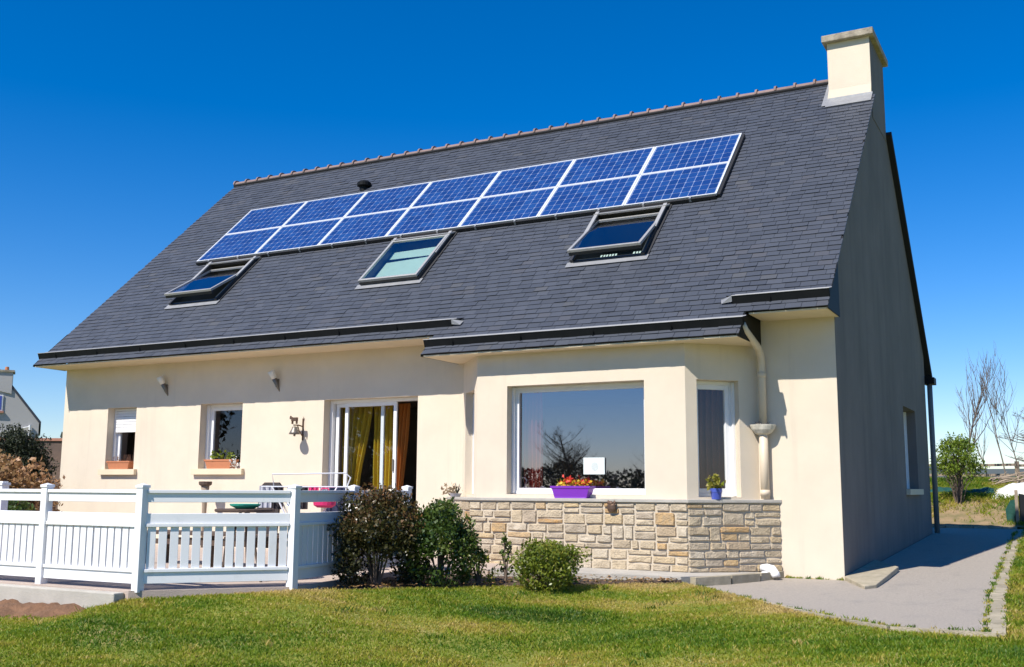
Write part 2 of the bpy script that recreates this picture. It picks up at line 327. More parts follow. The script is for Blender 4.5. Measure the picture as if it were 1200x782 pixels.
def graded(bp):
    o = []
    for a, b, s in bp: o += list(np.arange(a, b, s))
    return np.array(o + [bp[-1][1]])
gz1 = lambda x, y: float(ground_z(np.array([x]), np.array([y]))[0][0])
gx = graded([(-700, -120, 60), (-120, -40, 10), (-40, -14, 2.0), (-14, 6, 0.2), (6, 30, 2), (30, 120, 10), (120, 700, 60)])
gy = graded([(-700, -120, 60), (-120, -20, 8), (-20, -9.5, 0.7), (-9.5, -0.5, 0.2), (-0.5, 11, 0.7), (11, 20, 0.3), (20, 60, 4), (60, 700, 60)])
X, Y = np.meshgrid(gx, gy); Z, _, _ = ground_z(X, Y)
V = np.stack([X, Y, Z], -1).reshape(-1, 3); nx = len(gx); ny = len(gy)
I = (np.arange(ny-1)[:, None]*nx + np.arange(nx-1)[None]).ravel(); F = np.stack([I, I+1, I+1+nx, I+nx], 1)
og = build_np('ground', V, F, M['ground']); og['kind'] = 'structure'
og.data.polygons.foreach_set('use_smooth', [True]*len(F))
# bare bank behind the driveway: earthy sheet lying on the ground
xs = np.arange(-3, 2.6, 0.15); ys = np.arange(12.62, 15.2, 0.15); X, Y = np.meshgrid(xs, ys); Z, _, _ = ground_z(X, Y)
Z = Z + 0.03 + 0.03*RNG.random(Z.shape) - 0.10*np.clip((Y-14.2), 0, 1) - 0.12*np.clip(X-1.6, 0, 1)
I = (np.arange(len(ys)-1)[:, None]*len(xs) + np.arange(len(xs)-1)[None]).ravel(); nx = len(xs)
o = build_np('earth_bank', np.stack([X, Y, Z], -1).reshape(-1, 3), np.stack([I, I+1, I+1+nx, I+nx], 1), M['bank']); o['kind'] = 'structure'
# bare soil patch before the retaining wall
xs = np.arange(-11, -5.9, 0.07); ys = np.arange(-7.3, -6.42, 0.07); X, Y = np.meshgrid(xs, ys); Z, _, _ = ground_z(X, Y)
Z = Z + 0.03 + 0.06*RNG.random(Z.shape)**2 - 0.22*np.clip((-6.84-Y-0.08*np.sin(X*5)), 0, 1) - 0.16*np.clip(X+6.55, 0, 1)
I = (np.arange(len(ys)-1)[:, None]*len(xs) + np.arange(len(xs)-1)[None]).ravel(); nx = len(xs)
o = build_np('soil_patch', np.stack([X, Y, Z], -1).reshape(-1, 3), np.stack([I, I+1, I+1+nx, I+nx], 1), M['bare_soil']); o['kind'] = 'structure'

# terrace, apron, flower bed, driveway
def slab(name, pts, depth, m):
    b = MB(); b.prism([(x, y, z-depth) for x, y, z in pts], (0, 0, depth)); return tag(b.build(name, m), kind='structure')
slab('terrace', [(-15.3, -6.42, 0.12), (-5.94, -6.42, 0.12), (-4.80, -5.18, 0.12), (-4.95, -3.9, 0.12), (-5.08, -2.0, 0.12), (-4.2, -1.98, 0.12), (-4.2, 0.35, 0.12), (-15.3, 0.35, 0.12)], 0.32, M['paving'])
slab('concrete_apron', [(-4.19, -1.95, 0.118), (-1.66, -1.62, 0.112), (-1.36, -1.15, 0.105), (-0.93, -0.02, 0.10), (-0.93, 0.3, 0.10), (-4.19, 0.3, 0.118)], 0.25, M['concrete'])
b = MB(); n = 26
bx = [(-4.80, -5.05), (-4.34, -4.42), (-3.3, -3.4), (-2.3, -2.45), (-1.62, -1.70)]
bi = [(-5.06, -2.02), (-4.5, -2.0), (-3.4, -1.87), (-2.5, -1.75), (-1.66, -1.64)]
rows = []
for i in range(41):
    t = i/40*(len(bx)-1); k = min(int(t), len(bx)-2); t -= k
    A = Vector((*bx[k], 0)).lerp(Vector((*bx[k+1], 0)), t); B = Vector((*bi[k], 0)).lerp(Vector((*bi[k+1], 0)), t)
    rows.append([(p.x, p.y, 0.035 + 0.035*math.sin(math.pi*j/12) + random.uniform(-.018, .018)) for j in range(13) for p in [A.lerp(B, j/12)]])
for i in range(40):
    for j in range(12): b.quad(rows[i][j], rows[i+1][j], rows[i+1][j+1], rows[i][j+1])
tag(b.build('flower_bed', M['soil']), kind='structure')
# driveway sheet
DZ = lambda y: 0.0 + np.interp(y, [-4.5, -1, 0, 9.4, 12.7], [-0.005, 0.012, 0.025, 0.30, 0.315])
b = MB()
left = [(1.98, -4.36), (1.2, -4.36), (0.80, -4.05), (0.29, -3.57), (-0.44, -2.76), (-0.95, -2.3), (-1.42, -1.72), (-1.20, -1.2), (-0.92, 0.15)]
prev = None; ysd = [-4.36, -4.05, -3.57, -2.76, -2.3, -1.72, -1.2, -0.6, 0.15, 1, 2, 3, 4, 5, 6, 7, 8, 9, 9.4, 10, 11, 12.5]
def lx(y):
    if y > 0.14: return -0.92 if y < 0.3 else 0.02
    p = sorted([(b_, a_) for a_, b_ in left[1:]]); return float(np.interp(y, [q[0] for q in p], [q[1] for q in p]))
def rx(y): return float(np.interp(y, [-4.4, -1, 3, 5.4, 9.2, 12.6], [1.98, 1.78, 1.68, 1.62, 1.54, 1.48]))
for i in range(len(ysd)-1):
    y0, y1 = ysd[i], ysd[i+1]
    b.quad((lx(y0), y0, DZ(y0)), (rx(y0), y0, DZ(y0)), (rx(y1), y1, DZ(y1)), (lx(y1), y1, DZ(y1)))
b.quad((0.02, 9.0, DZ(9.0)-.004), (0.02, 12.5, DZ(12.5)-.004), (-6, 12.5, DZ(12.5)-.004), (-6, 9.0, DZ(9.0)-.004))
drive = tag(b.build('driveway', M['asphalt']), kind='structure')
# kerb stones beside and behind the driveway
km = []
for k in range(5):
    q = MB(); j = lambda s: random.uniform(-s, s)
    q.add([(x+j(.006), y+j(.006), z+(j(.006) if z else 0)) for z in (0, .1) for y in (-.145, .145) for x in (-.075, .075)], [(4, 5, 7, 6), (0, 1, 5, 4), (2, 6, 7, 3), (0, 4, 6, 2), (1, 3, 7, 5)])
    me = bpy.data.meshes.new('kerb_stone'); me.from_pydata(q.v, [], q.f); me.materials.append(M['kerb']); km.append(me)
y = -4.22
while y < 12.3:
    x = rx(y)+.085+random.uniform(-.006, .006); dx = (rx(y+.3)-rx(y))/.3
    inst('kerb_stone', random.choice(km), drive, Matrix.Translation((x, y, DZ(y)-.091+random.uniform(-.004, .004))) @ Matrix.Rotation(-math.atan(dx)+random.uniform(-.02, .02), 4, 'Z') @ Matrix.Rotation(R(1.7), 4, 'X'))
    y += .305
x = 1.3
while x > -4:
    inst('kerb_stone', random.choice(km), drive, Matrix.Translation((x, 12.56, DZ(12.5)-.05)) @ Matrix.Rotation(R(90), 4, 'Z')); x -= .305
# front edging of the driveway: long flush strips
pts = [Vector((x, y, DZ(y)+.012)) for x, y in [(2.08, -4.40), (1.2, -4.42), (0.78, -4.10), (0.25, -3.61), (-0.49, -2.80), (-1.0, -2.33), (-1.47, -1.74)]]
for i in range(len(pts)-1):
    A, B = pts[i], pts[i+1]; m_ = max(1, int((B-A).length/.5))
    for k in range(m_):
        a, c = A.lerp(B, (k+.02)/m_), A.lerp(B, (k+.98)/m_); d = (c-a); nn = Vector((-d.y, d.x, 0)).normalized()
        q = MB(); q.obox(a - nn*.0 - Vector((0, 0, .12)), d, -nn*.065, (0, 0, .12)); q.build('kerb_stone', M['kerb'], drive)
# pale strip between the apron and the driveway
for A, B in (((-1.53, -1.66), (-1.24, -1.15)), ((-1.24, -1.13), (-1.02, -.62)), ((-1.02, -.6), (-.86, -.06))):
    A = Vector((*A, .118)); B = Vector((*B, .118)); q = MB(); d = B-A; nn = Vector((-d.y, d.x, 0)).normalized()
    q.obox(A - nn*.10 - Vector((0, 0, .14)), d, nn*.10, (0, 0, .14)); q.build('kerb_stone', M['kerb'], drive, bevel=.004)
# concrete plinth along the gable foot
q = MB(); P = [(0.003, -0.03), (0.42, -1.02), (0.52, -0.80), (0.47, 1.35), (0.003, 2.3)]
tp = [(x, y, DZ(y)+.04+.03*min(1,max(0,(y+1)/2))) for x, y in P]; n = len(P)
q.add(tp + [(x, y, DZ(y)-.1) for x, y in P], [tuple(range(n))] + [(i, i+n, (i+1) % n+n, (i+1) % n) for i in range(n)])
tag(q.build('gable_plinth', M['kerb'], bevel=.01), kind='structure')
# terrace retaining wall
rw = MB(); rw.box(-14.5, -5.99, -6.56, -6.425, -0.5, 0.105)
rw.build('retaining_wall', M['concrete'], bevel=.012); tag(bpy.data.objects['retaining_wall'], 'low rough concrete wall under the white fence, above bare brown soil', 'wall')
# far hills
b = MB(); hz = []
for i in range(61):
    a = R(-75 + 150*i/60); d = 620; hz.append((CAM[0]+d*math.sin(a), CAM[1]+d*math.cos(a), 13 + 2.0*math.sin(i*.55) + 1.2*math.sin(i*1.7+1)))
for i in range(60):
    p, q_ = hz[i], hz[i+1]; b.quad((p[0], p[1], -20), (q_[0], q_[1], -20), q_, p)
    s = 1.35; p2 = (CAM[0]+(p[0]-CAM[0])*s, CAM[1]+(p[1]-CAM[1])*s, p[2]-3); q2 = (CAM[0]+(q_[0]-CAM[0])*s, CAM[1]+(q_[1]-CAM[1])*s, q_[2]-3); b.quad(p, q_, q2, p2)
tag(b.build('hills', M['hill']), kind='structure')

# ================================================================== HOUSE
house = thing('house', (-7.5, 0, 0.12), 'cream rendered house with steep slate roof, chimney and stone faced bay', 'house')
def wall_panel(mb, P0, U, NO, L, z0, z1, ops, t):
    P0, U, NO = Vector(P0), Vector(U).normalized(), Vector(NO).normalized()
    us = sorted({0, L, *[o[0] for o in ops], *[o[1] for o in ops]}); zs = sorted({z0, z1, *[o[2] for o in ops], *[o[3] for o in ops]})
    def solid(i, j):
        if not (0 <= i < len(us)-1 and 0 <= j < len(zs)-1): return False
        u, z = (us[i]+us[i+1])/2, (zs[j]+zs[j+1])/2
        return not any(o[0] < u < o[1] and o[2] < z < o[3] for o in ops)
    def pt(u, z, d): q = P0 + U*u - NO*d; return (q.x, q.y, z)
    for i in range(len(us)-1):
        for j in range(len(zs)-1):
            if not solid(i, j): continue
            a, c, e, g = us[i], us[i+1], zs[j], zs[j+1]
            mb.quad(pt(a, e, 0), pt(c, e, 0), pt(c, g, 0), pt(a, g, 0)); mb.quad(pt(a, e, t), pt(a, g, t), pt(c, g, t), pt(c, e, t))
            if not solid(i-1, j): mb.quad(pt(a, e, 0), pt(a, g, 0), pt(a, g, t), pt(a, e, t))
            if not solid(i+1, j): mb.quad(pt(c, e, 0), pt(c, e, t), pt(c, g, t), pt(c, g, 0))
            if not solid(i, j-1): mb.quad(pt(a, e, 0), pt(a, e, t), pt(c, e, t), pt(c, e, 0))
            if not solid(i, j+1): mb.quad(pt(a, g, 0), pt(c, g, 0), pt(c, g, t), pt(a, g, t))
W1 = (-13.88, -13.10, 1.50, 2.69); W2 = (-11.44, -10.42, 1.50, 2.69); DR = (-8.58, -6.66, 0.50, 2.67)
b = MB(); ox = lambda o: (o[0]-XW-.003, o[1]-XW-.003, o[2], o[3])
wall_panel(b, (XW+.003, 0, 0), (1, 0, 0), (0, -1, 0), -XW-.006, -0.3, ZS-.001, [ox(W1), ox(W2), ox(DR), (-5.80-XW, -1.10-XW, 0.15, 3.10)], .3)
b.build('front_wall', M['render'], house)
# bay
cR, cL, rR, rL = (-1.84, -.8), (-5.08, -.8), (-1.08, 0.0), (-5.80, 0.0)
BW = (-4.57, -2.43, 1.10, 2.67); ZL = 1.08
b = MB(); wall_panel(b, (cL[0], -.8, 0), (1, 0, 0), (0, -1, 0), cR[0]-cL[0], -.2, ZB-.02, [(BW[0]-cL[0], BW[1]-cL[0], BW[2], BW[3])], .28); b.build('bay_wall', M['render'], house)
chR = Vector((rR[0]-cR[0], rR[1]-cR[1], 0)); lR = chR.length; uR = chR.normalized(); nR = Vector((uR.y, -uR.x, 0))
CR = (0.155*lR, 0.74*lR, ZL, 2.66)
b = MB(); wall_panel(b, (*cR, 0), uR, nR, lR, -.2, ZB-.02, [CR], .28); b.build('bay_wall', M['render'], house)
chL = Vector((cL[0]-rL[0], cL[1]-rL[1], 0)); lL = chL.length; uL = chL.normalized(); nL = Vector((uL.y, -uL.x, 0))
CLo = (0.20*lL, 0.82*lL, ZL, 2.66)
b = MB(); wall_panel(b, (*rL, 0), uL, nL, lL, -.2, ZB-.02, [CLo], .28); b.build('bay_wall', M['render'], house)
# gables and back wall
def gable(name, x, nx_, m, ops):
    b = MB(); wall_panel(b, (x, .003 if nx_ > 0 else DEP, 0), (0, nx_, 0), (nx_, 0, 0), DEP-.003, -.3, ZS, ops, .3)
    top = [(.003, ZS), (.003, HH-.07), (VR*CT, HH+VR*ST-.12), (DEP, HH-.07), (DEP, ZS)]
    P = [(x, y, z) for y, z in top]; b.prism(P if nx_ > 0 else P[::-1], (-.3*nx_, 0, 0)); return b.build(name, m, house)
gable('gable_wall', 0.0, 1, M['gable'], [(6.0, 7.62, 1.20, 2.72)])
gable('gable_wall', XW, -1, M['render'], [])
b = MB(); b.box(XW+.002, -.002, DEP-.3, DEP-.002, -.3, ZS); b.build('back_wall', M['render'], house)
# interior shell
b = MB(); z0, z1 = .48, 2.85
b.quad((XW+.31, .29, z1), (-.31, .29, z1), (-.31, 7, z1), (XW+.31, 7, z1))
for xx in (XW+.31, -9.6, -.31): b.box(xx-.02, xx+.02, .31, 7, z0, z1)
b.quad((XW+.31, 5.2, z0), (-.31, 5.2, z0), (-.31, 5.2, z1), (XW+.31, 5.2, z1))
b.quad((-4.75, -.51, z1+.06), (-2.15, -.51, z1+.06), (-1.62, .1, z1+.06), (-5.3, .1, z1+.06)); b.quad((-5.3, .1, z1+.06), (-1.62, .1, z1+.06), (-1.62, .3, z1), (-5.3, .3, z1))
b.build('interior_wall', M['inner'], house)
b = MB(); b.quad((XW+.31, .05, z0), (-.31, .05, z0), (-.31, 7, z0), (XW+.31, 7, z0)); b.poly([(-5.35, .05, z0), (-1.6, .05, z0), (-2.1, -.5, z0), (-4.8, -.5, z0)]); b.build('interior_floor', M['innerfloor'], house)
# soffits
b = MB(); z = ZS-.005
for a, c in ((XL+.02, BX0-.03), (BX1+.03, XR-.02)): b = MB(); b.box(a, c, -.70, .05, z-.02, z); b.build('soffit', M['soffit'], house)
b = MB(); z = ZB; b.box(BX0+.02, BX1-.02, -1.07, .05, z-.02, z); b.build('soffit', M['soffit'], house)

# ---- slate roof
roof = empty('slate_roof', (-7.5, 0, HH), house)
b = MB()
def deck_region(x0, x1, v0, v1):
    us = sorted({x0, x1, *[h[k] for h in SOLID for k in (0, 1) if x0 < h[k] < x1]}); vs = sorted({v0, v1, *[h[k] for h in SOLID for k in (2, 3) if v0 < h[k] < v1]})
    for i in range(len(us)-1):
        for j in range(len(vs)-1):
            u, v = (us[i]+us[i+1])/2, (vs[j]+vs[j+1])/2
            if any(h[0] < u < h[1] and h[2] < v < h[3] for h in SOLID): continue
            b.obox(RP(us[i], vs[j], -.02), RU*(us[i+1]-us[i]), RV*(vs[j+1]-vs[j]), RN*.02)
SOLID.append((-.74, XR+.2, 5.56, VR+1)); deck_region(XL+.01, XR-.01, VE+.03, VR); deck_region(BX0+.01, BX1-.01, VB+.03, VE+.03)
BR = Vector((0, -CT, ST)); BN = Vector((0, ST, CT)); rid = RP(XL, VR)
b.obox(Vector((XL, rid.y, rid.z)), RU*(-.74-XL), -BR*(VR+.85), -BN*.10)
kk = (5.56-rid.y)/CT
b.obox(Vector((-.74, rid.y, rid.z))-BR*kk, RU*(XR+.03+.74), -BR*(VR+.85-kk), -BN*.10)
b.build('roof_deck', M['deck'], roof)
EXP, SW = 0.125, 0.213
rects = []
def rows_for(x0, x1, v0, v1, row0=0):
    k = row0; v = v0
    while v < v1 - .03:
        off = (k % 2)*.5*SW + .06*((k*7) % 5)/5; x = x0 - off - SW
        ve = min(v+EXP, v1)
        while x < x1:
            wd = SW*random.uniform(.86, 1.14)
            a, c = max(x, x0), min(x+wd, x1); x += wd
            if c-a < .03: continue
            hit = False
            for h in SOLID:
                if a < h[1] and c > h[0] and v < h[3]-.02 and v+EXP > h[2]+.02:
                    if a < h[0]: c = h[0]
                    elif c > h[1]: a = h[1]
                    else: hit = True
            if hit or c-a < .03: continue
            rects.append((a, c, v, ve))
        v += EXP; k += 1
rows_for(XL, XR, VE + 0.0, VR)
rows_for(BX0, BX1, VB+.01, VE, 1)
random.shuffle(rects)
def size_px(r):
    p = RP((r[0]+r[1])/2, r[2]+.06); return (r[1]-r[0])/(p - Vector(CAM)).length_squared
def slate_verts(wd, ex, lap):
    g = .0025; j = lambda s: random.uniform(-s, s); lo = .021 + j(.004)
    c = .006 if random.random() < .3 else .0
    bl, br = j(.004), j(.004)
    top = [(g, bl, lo), (wd-g, br, lo+j(.003)), (wd-g, ex+lap, .006), (g, ex+lap, .006)]
    bot = [(p[0], p[1], p[2]-.010) for p in top]
    return top + bot, [(0, 1, 2, 3), (4, 5, 1, 0), (5, 6, 2, 1), (7, 4, 0, 3)]
full = [r for r in rects if not any(abs(r[1]-r[0]) < .17 for _ in (0,))]
full.sort(key=size_px, reverse=True); near = set(full[:296])
M3 = Matrix((RU, RV, RN)).transposed().to_4x4()
for r in rects:
    if r not in near: continue
    vs, fs = slate_verts(r[1]-r[0], r[3]-r[2], .05); me = bpy.data.meshes.new('slate'); me.from_pydata(vs, [], fs); me.materials.append(M['slate'])
    mw = Matrix.Translation(RP(r[0], r[2], 0)) @ M3; inst('slate', me, roof, mw)
b = MB()
for r in rects:
    if r in near: continue
    vs, fs = slate_verts(r[1]-r[0], r[3]-r[2], .05); b.add([RP(r[0]+p[0], r[2]+p[1], p[2]) for p in vs], fs, random.random())
b.build('slate', M['slate_j'], roof, kind='stuff', tint=True)
# eave cheeks (slate faced box ends)
for x, s in ((XR-.012, 1), (XL, -1)): b = MB(); b.prism([(x, .02, ZS-.03), (x, RP(0, VE, .015).y, ZS-.02), (x, RP(0, VE+.01, .02).y, RP(0, VE, .02).z), RP(x, .03, .02)][::1], (.012, 0, 0)); b.build('eave_cheek', M['zinc_dark'], roof)
for x in (BX0+.001, BX1-.02): b = MB(); b.prism([(x, .03, ZB-.02), (x, RP(0, VB, .0).y, ZB-.02), RP(x, VB, .012), RP(x, VE, .01), (x, .03, ZS+.02)], (.018, 0, 0)); b.build('eave_cheek', M['zinc_dark'], roof)
# ridge tiles
rz = RP(0, VR, 0); b = MB(); n = 10
def arc(y0, r0, x, sq=.8): return [(x, r0*math.cos(math.pi*k/n), r0*math.sin(math.pi*k/n)*sq) for k in range(n+1)]
def tile_mesh():
    q = MB(); A = arc(0, .100, 0); Bq = arc(0, .092, .385)
    for k in range(n): q.quad(A[k+1], A[k], Bq[k], Bq[k+1])
    c0, c1, c2 = arc(0, .128, -.012, .95), arc(0, .128, .026, .95), arc(0, .100, .028)
    for k in range(n): q.quad(c0[k+1], c0[k], c1[k], c1[k+1]); q.quad(c1[k+1], c1[k], c2[k], c2[k+1]); q.quad(c0[k], c0[k+1], (c0[k+1][0], c0[k+1][1]*.7, c0[k+1][2]*.7), (c0[k][0], c0[k][1]*.7, c0[k][2]*.7))
    me = bpy.data.meshes.new('ridge_tile'); me.from_pydata(q.v, [], q.f); me.materials.append(M['ridge']); return me
tm = tile_mesh(); x = XL - .02
while x < -.75:
    inst('ridge_tile', tm, roof, Matrix.Translation((x, rz.y, rz.z-.02)) @ Matrix.Rotation(random.uniform(-.012, .012), 4, 'Y')); x += .363
b = MB(); b.tube([(XL, rz.y-.115, rz.z-.06), (-.7, rz.y-.115, rz.z-.06)], .035, 6); b.build('ridge_mortar', M['deck'], roof)
# chimney
ch = empty('chimney', (-.35, 4.75, 8), house)
b = MB(); cx0, cx1, cy0, cy1 = -.72, 0.004, 4.05, 5.50
b.box(cx0, cx1, cy0, cy1, 7.75, 9.09)
b.add([(cx0-.025, cy0-.03, 8.03), (cx1+.0, cy0-.03, 8.03), (cx1+.0, cy0, 8.22), (cx0, cy0, 8.22), (cx0-.025, cy0+.02, 8.03), (cx0, cy0+.02, 8.22)], [(0, 1, 2, 3), (4, 0, 3, 5)])
b.build('chimney_stack', M['render'], ch)
b = MB(); b.box(cx1, cx1+.004, cy0+.002, cy1-.002, 7.6, 9.088); b.build('chimney_shade_sheet', M['gable'], ch)  # thin sheet that paints the shade on the stack's right face
b = MB(); b.box(cx0-.075, cx1+.085, cy0-.11, cy1+.12, 9.09, 9.215); b.box(cx0+.1, cx1-.1, cy0+.1, cy1-.1, 9.215, 9.24); b.build('chimney_cap', M['cap'], ch, bevel=.02)
b = MB(); vF = (cy0)/CT
b.obox(RP(cx0-.03, vF-.30, .028), RU*(cx1-cx0+.05), RV*.33, RN*.006); b.obox(Vector((cx0-.03, cy0-.036, 7.93)), (cx1-cx0+.05, 0, 0), (0, .008, 0), (0, 0, .13)); b.obox(RP(cx0-.10, vF-.25, .03), RU*.10, RV*1.2, RN*.006)
b.build('flashing', M['zinc'], ch)
# roof vent
b = MB(); p = RP(-10.52, 4.93, .0); b.lathe([(.09, -.05), (.09, .07)], p, 12); b.lathe([(.13, .06), (.155, .08), (.155, .14), (.11, .185), (.04, .19)], p, 16); b.build('roof_vent', M['zinc_dark'], house, smooth=False)
# gutters on the slope
def gutter(name, x0, x1, v, endl, endr):
    g = empty(name, RP(x0, v, 0), house); b = MB(); nh = Vector((0, -.35, 1)).normalized()
    o0 = RP(x0, v, .012); h = .118
    b.obox(o0, RU*(x1-x0), nh*h, Vector((0, .008, .002)))
    if endl: b.prism([RP(x0, v, .012), RP(x0, v, .012)+nh*h, RP(x0-(.13 if endl > 1 else 0), v+.20, .03)], RU*.008)
    if endr: b.prism([RP(x1-.008, v, .012), RP(x1-.008, v, .012)+nh*h, RP(x1+(.13 if endr > 1 else 0), v+.20, .03)], RU*.008)
    b.build('gutter_board', M['zinc_dark'], g)
    b = MB(); b.tube([o0+nh*h, o0+nh*h+RU*(x1-x0)], .007, 6)
    for e, xx, s in ((endl, x0, -1), (endr, x1, 1)):
        if e > 1:
            b.prism([RP(xx, v+.0, .03)+nh*.02, RP(xx, v, .012)+nh*h, RP(xx+s*.17, v+.10, .032), RP(xx+s*.15, v+.0, .032)], RN*.006)
    b.build('gutter_lip', M['zinc'], g)
    b = MB(); b.obox(RP(x0, v+.01, .03), RU*(x1-x0), RV*.20, RN*.004); b.build('gutter_trough', M['zinc'], g)
    x = x0+.5
    while x < x1-.2:
        q = MB(); q.obox(RP(x, v-.012, .02), RU*.022, nh*(h*.75), Vector((0, -.008, 0))); q.build('gutter_bracket', M['zinc_dark'], g); x += 1.15
gutter('gutter', XL-.03, -5.66, -.80, 1, 2); gutter('gutter', BX0-.02, BX1+.03, -1.32, 1, 1); gutter('gutter', -1.22, XR+.0, -.80, 2, 1)
# downpipes
dp = empty('downpipe', (-1.02, -.1, 1), house); b = MB()
g0 = RP(-1.02, -1.30, -.03)
b.tube([g0 + Vector((0, .05, .05)), g0 + Vector((.01, .15, -.02)), (-.99, -.22, 3.10), (-.985, -.09, 2.98), (-.985, -.085, 2.80), (-.985, -.085, 2.02)], .052, 12)
b.tube([(-.985, -.085, 2.0), (-.985, -.085, 1.06)], .060, 12)
b.tube([(-.985, -.085, 1.18), (-.985, -.085, 1.10)], .067, 12); b.tube([(-.985, -.085, 2.78), (-.985, -.085, 2.70)], .058, 12); b.build('pipe', M['pipe'], dp, smooth=True)
b = MB(); prof = [(.05, -.125), (.11, -.10), (.155, -.05), (.175, .0), (.180, .02), (.165, .02), (.155, -.01), (.09, -.055)]
b.lathe(prof, (-.985, -.10, 2.04), 18, sy=.75); b.build('rain_catcher', M['shell'], dp, smooth=False)
b = MB()
for k in range(26):
    a = random.uniform(0, 6.28); rr = random.uniform(0, .13); c = Vector((-.985+rr*math.cos(a), -.10+rr*.75*math.sin(a), 2.04+random.uniform(-.01, .05))); s = random.uniform(.015, .035)
    b.obox(c, Vector((s, random.uniform(-s, s), random.uniform(-s, s))), Vector((random.uniform(-s, s), s, 0))*.6, (0, 0, s*.5))
b.build('debris', M['debris'], dp, kind='stuff')
dp2 = empty('downpipe', (.09, 9.5, .3), house); b = MB(); b.tube([(.085, 9.50, 3.42), (.085, 9.50, DZ(9.5)-.05)], .055, 10); b.build('pipe', M['pipe_grey'], dp2, smooth=True)
b = MB(); b.box(-.02, .19, DEP-.02, 9.80, 3.42, 3.56); b.build('pipe_hopper', M['zinc_dark'], dp2)

# ---- stone facing of the bay
base = empty('stone_facing', (-3.5, -.9, .1), house); SO = .13
oL, oR = (cL[0]-.05, -.8-SO), (cR[0]+.05, -.8-SO); eR = (-.80, -.004); eL = (-6.06, -.004)
ZB0, ZT = -.1, 1.045
b = MB()
b.prism([(*eL, ZB0), (oL[0]+.012, oL[1]+.02, ZB0), (oR[0]-.012, oR[1]+.02, ZB0), (eR[0]-.025, eR[1], ZB0), (eR[0]-.3, .2, ZB0), (eL[0]+.3, .2, ZB0)], (0, 0, ZT-.04-ZB0))
b.build('mortar', M['mortar'], base)
b = MB(); b.prism([(eL[0]-.02, eL[1], ZT-.04), (oL[0]-.01, oL[1]-.018, ZT-.04), (oR[0]+.01, oR[1]-.018, ZT-.04), (eR[0]+.02, eR[1], ZT-.04), (eR[0]-.3, .25, ZT-.04), (eL[0]+.3, .25, ZT-.04)], (0, 0, .045))
b.build('ledge', M['concrete'], base, bevel=.008)
def split(u0, u1, z0, z1, out):
    wv, hv = u1-u0, z1-z0
    if hv <= .10 or (hv < .27 and wv < hv*random.uniform(.85, 2.9) and random.random() < .75) or (hv < .15 and wv < .42):
        if wv < .62 or hv > .2:
            if wv < .36 or (hv < .12 and wv < .45): out.append((u0, u1, z0, z1)); return
    if hv > .15 and (hv > .27 or wv < hv*1.5 or random.random() < .45):
        m_ = z0 + hv*random.uniform(.36, .64)
        split(u0, u1, z0, m_, out); split(u0, u1, m_, z1, out)
    elif wv > .24:
        m_ = u0 + wv*random.uniform(.3, .7); split(u0, m_, z0, z1, out); split(m_, u1, z0, z1, out)
    else: out.append((u0, u1, z0, z1))
def stone(P0, U, NO, r, dz=0):
    u0, u1, z0, z1 = r; g = random.uniform(.004, .008); u0 += g; u1 -= g; z0 += g; z1 -= g
    pr = random.uniform(.008, .022); rd = min(.014, (u1-u0)*.2, (z1-z0)*.2); j = lambda s: random.uniform(-s, s); vs = []; fs = []
    nu = 3 if u1-u0 > .2 else 2; nz = 3 if z1-z0 > .16 else 2
    U_ = [0] + [(k+1)/(nu+1) for k in range(nu)] + [1]; Z_ = [0] + [(k+1)/(nz+1) for k in range(nz)] + [1]
    for jz, fz in enumerate(Z_):
        for iu, fu in enumerate(U_):
            edge = iu in (0, len(U_)-1) or jz in (0, len(Z_)-1)
            uu = u0 + fu*(u1-u0); zz = z0 + fz*(z1-z0)
            if not edge:
                lo, hi = u0+rd, u1-rd
                uu = lo + (iu-1)/max(nu-1, 1)*(hi-lo); zz = z0+rd + (jz-1)/max(nz-1, 1)*(z1-z0-2*rd)
            d = -.02 if edge else pr + j(.007)
            q = P0 + U*(uu + j(.005)) + NO*d; vs.append((q.x, q.y, zz + j(.005) + dz))
    W_ = len(U_)
    for jz in range(len(Z_)-1):
        for iu in range(W_-1): a = jz*W_+iu; fs.append((a, a+1, a+1+W_, a+W_))
    q = MB(); q.add(vs, fs); c = sum((Vector(v) for v in vs), Vector())/len(vs)
    q.build('stone', M['stone'], base, loc=c)
for P0, P1 in ((oL, oR), (oR, eR), (eL, oL)):
    P0 = Vector((*P0, 0)); P1 = Vector((*P1, 0)); U = (P1-P0).normalized(); NO = Vector((U.y, -U.x, 0)); L = (P1-P0).length
    st = []
    for za, zb in ((.10, .385), (.385, .70), (.70, ZT-.045)):
        x = 0
        while x < L-.01:
            wd = random.uniform(.45, .95); wd = L-x if L-x-wd < .35 else wd; split(x, x+wd, za, zb, st); x += wd
    for r in st: stone(P0 - NO*.012, U, NO, r)

# ---- windows
def rect_frame(b, P0, U, NO, u0, u1, z0, z1, d0, d1, fw, fb=None):
    """frame of four bars in the plane P0 + U*u, depth d0..d1 inward"""
    fb = fb or fw; P0, U, NO = Vector(P0), Vector(U), Vector(NO); up = Vector((0, 0, 1)); D = -NO*(d1-d0)
    o = lambda u, z: P0 + U*u - NO*d0 + up*z
    b.obox(o(u0, z0), U*fw, D, up*(z1-z0)); b.obox(o(u1-fw, z0), U*fw, D, up*(z1-z0))
    b.obox(o(u0+fw, z0), U*(u1-u0-2*fw), D, up*fb); b.obox(o(u0+fw, z1-fw), U*(u1-u0-2*fw), D, up*fw)
def pane(P0, U, NO, u0, u1, z0, z1, d, parent, m):
    P0, U, NO = Vector(P0), Vector(U), Vector(NO); q = MB(); o = lambda u, z: P0 + U*u - NO*d + Vector((0, 0, z))
    q.quad(o(u0, z0), o(u1, z0), o(u1, z1), o(u0, z1)); return q.build('pane', m, parent)
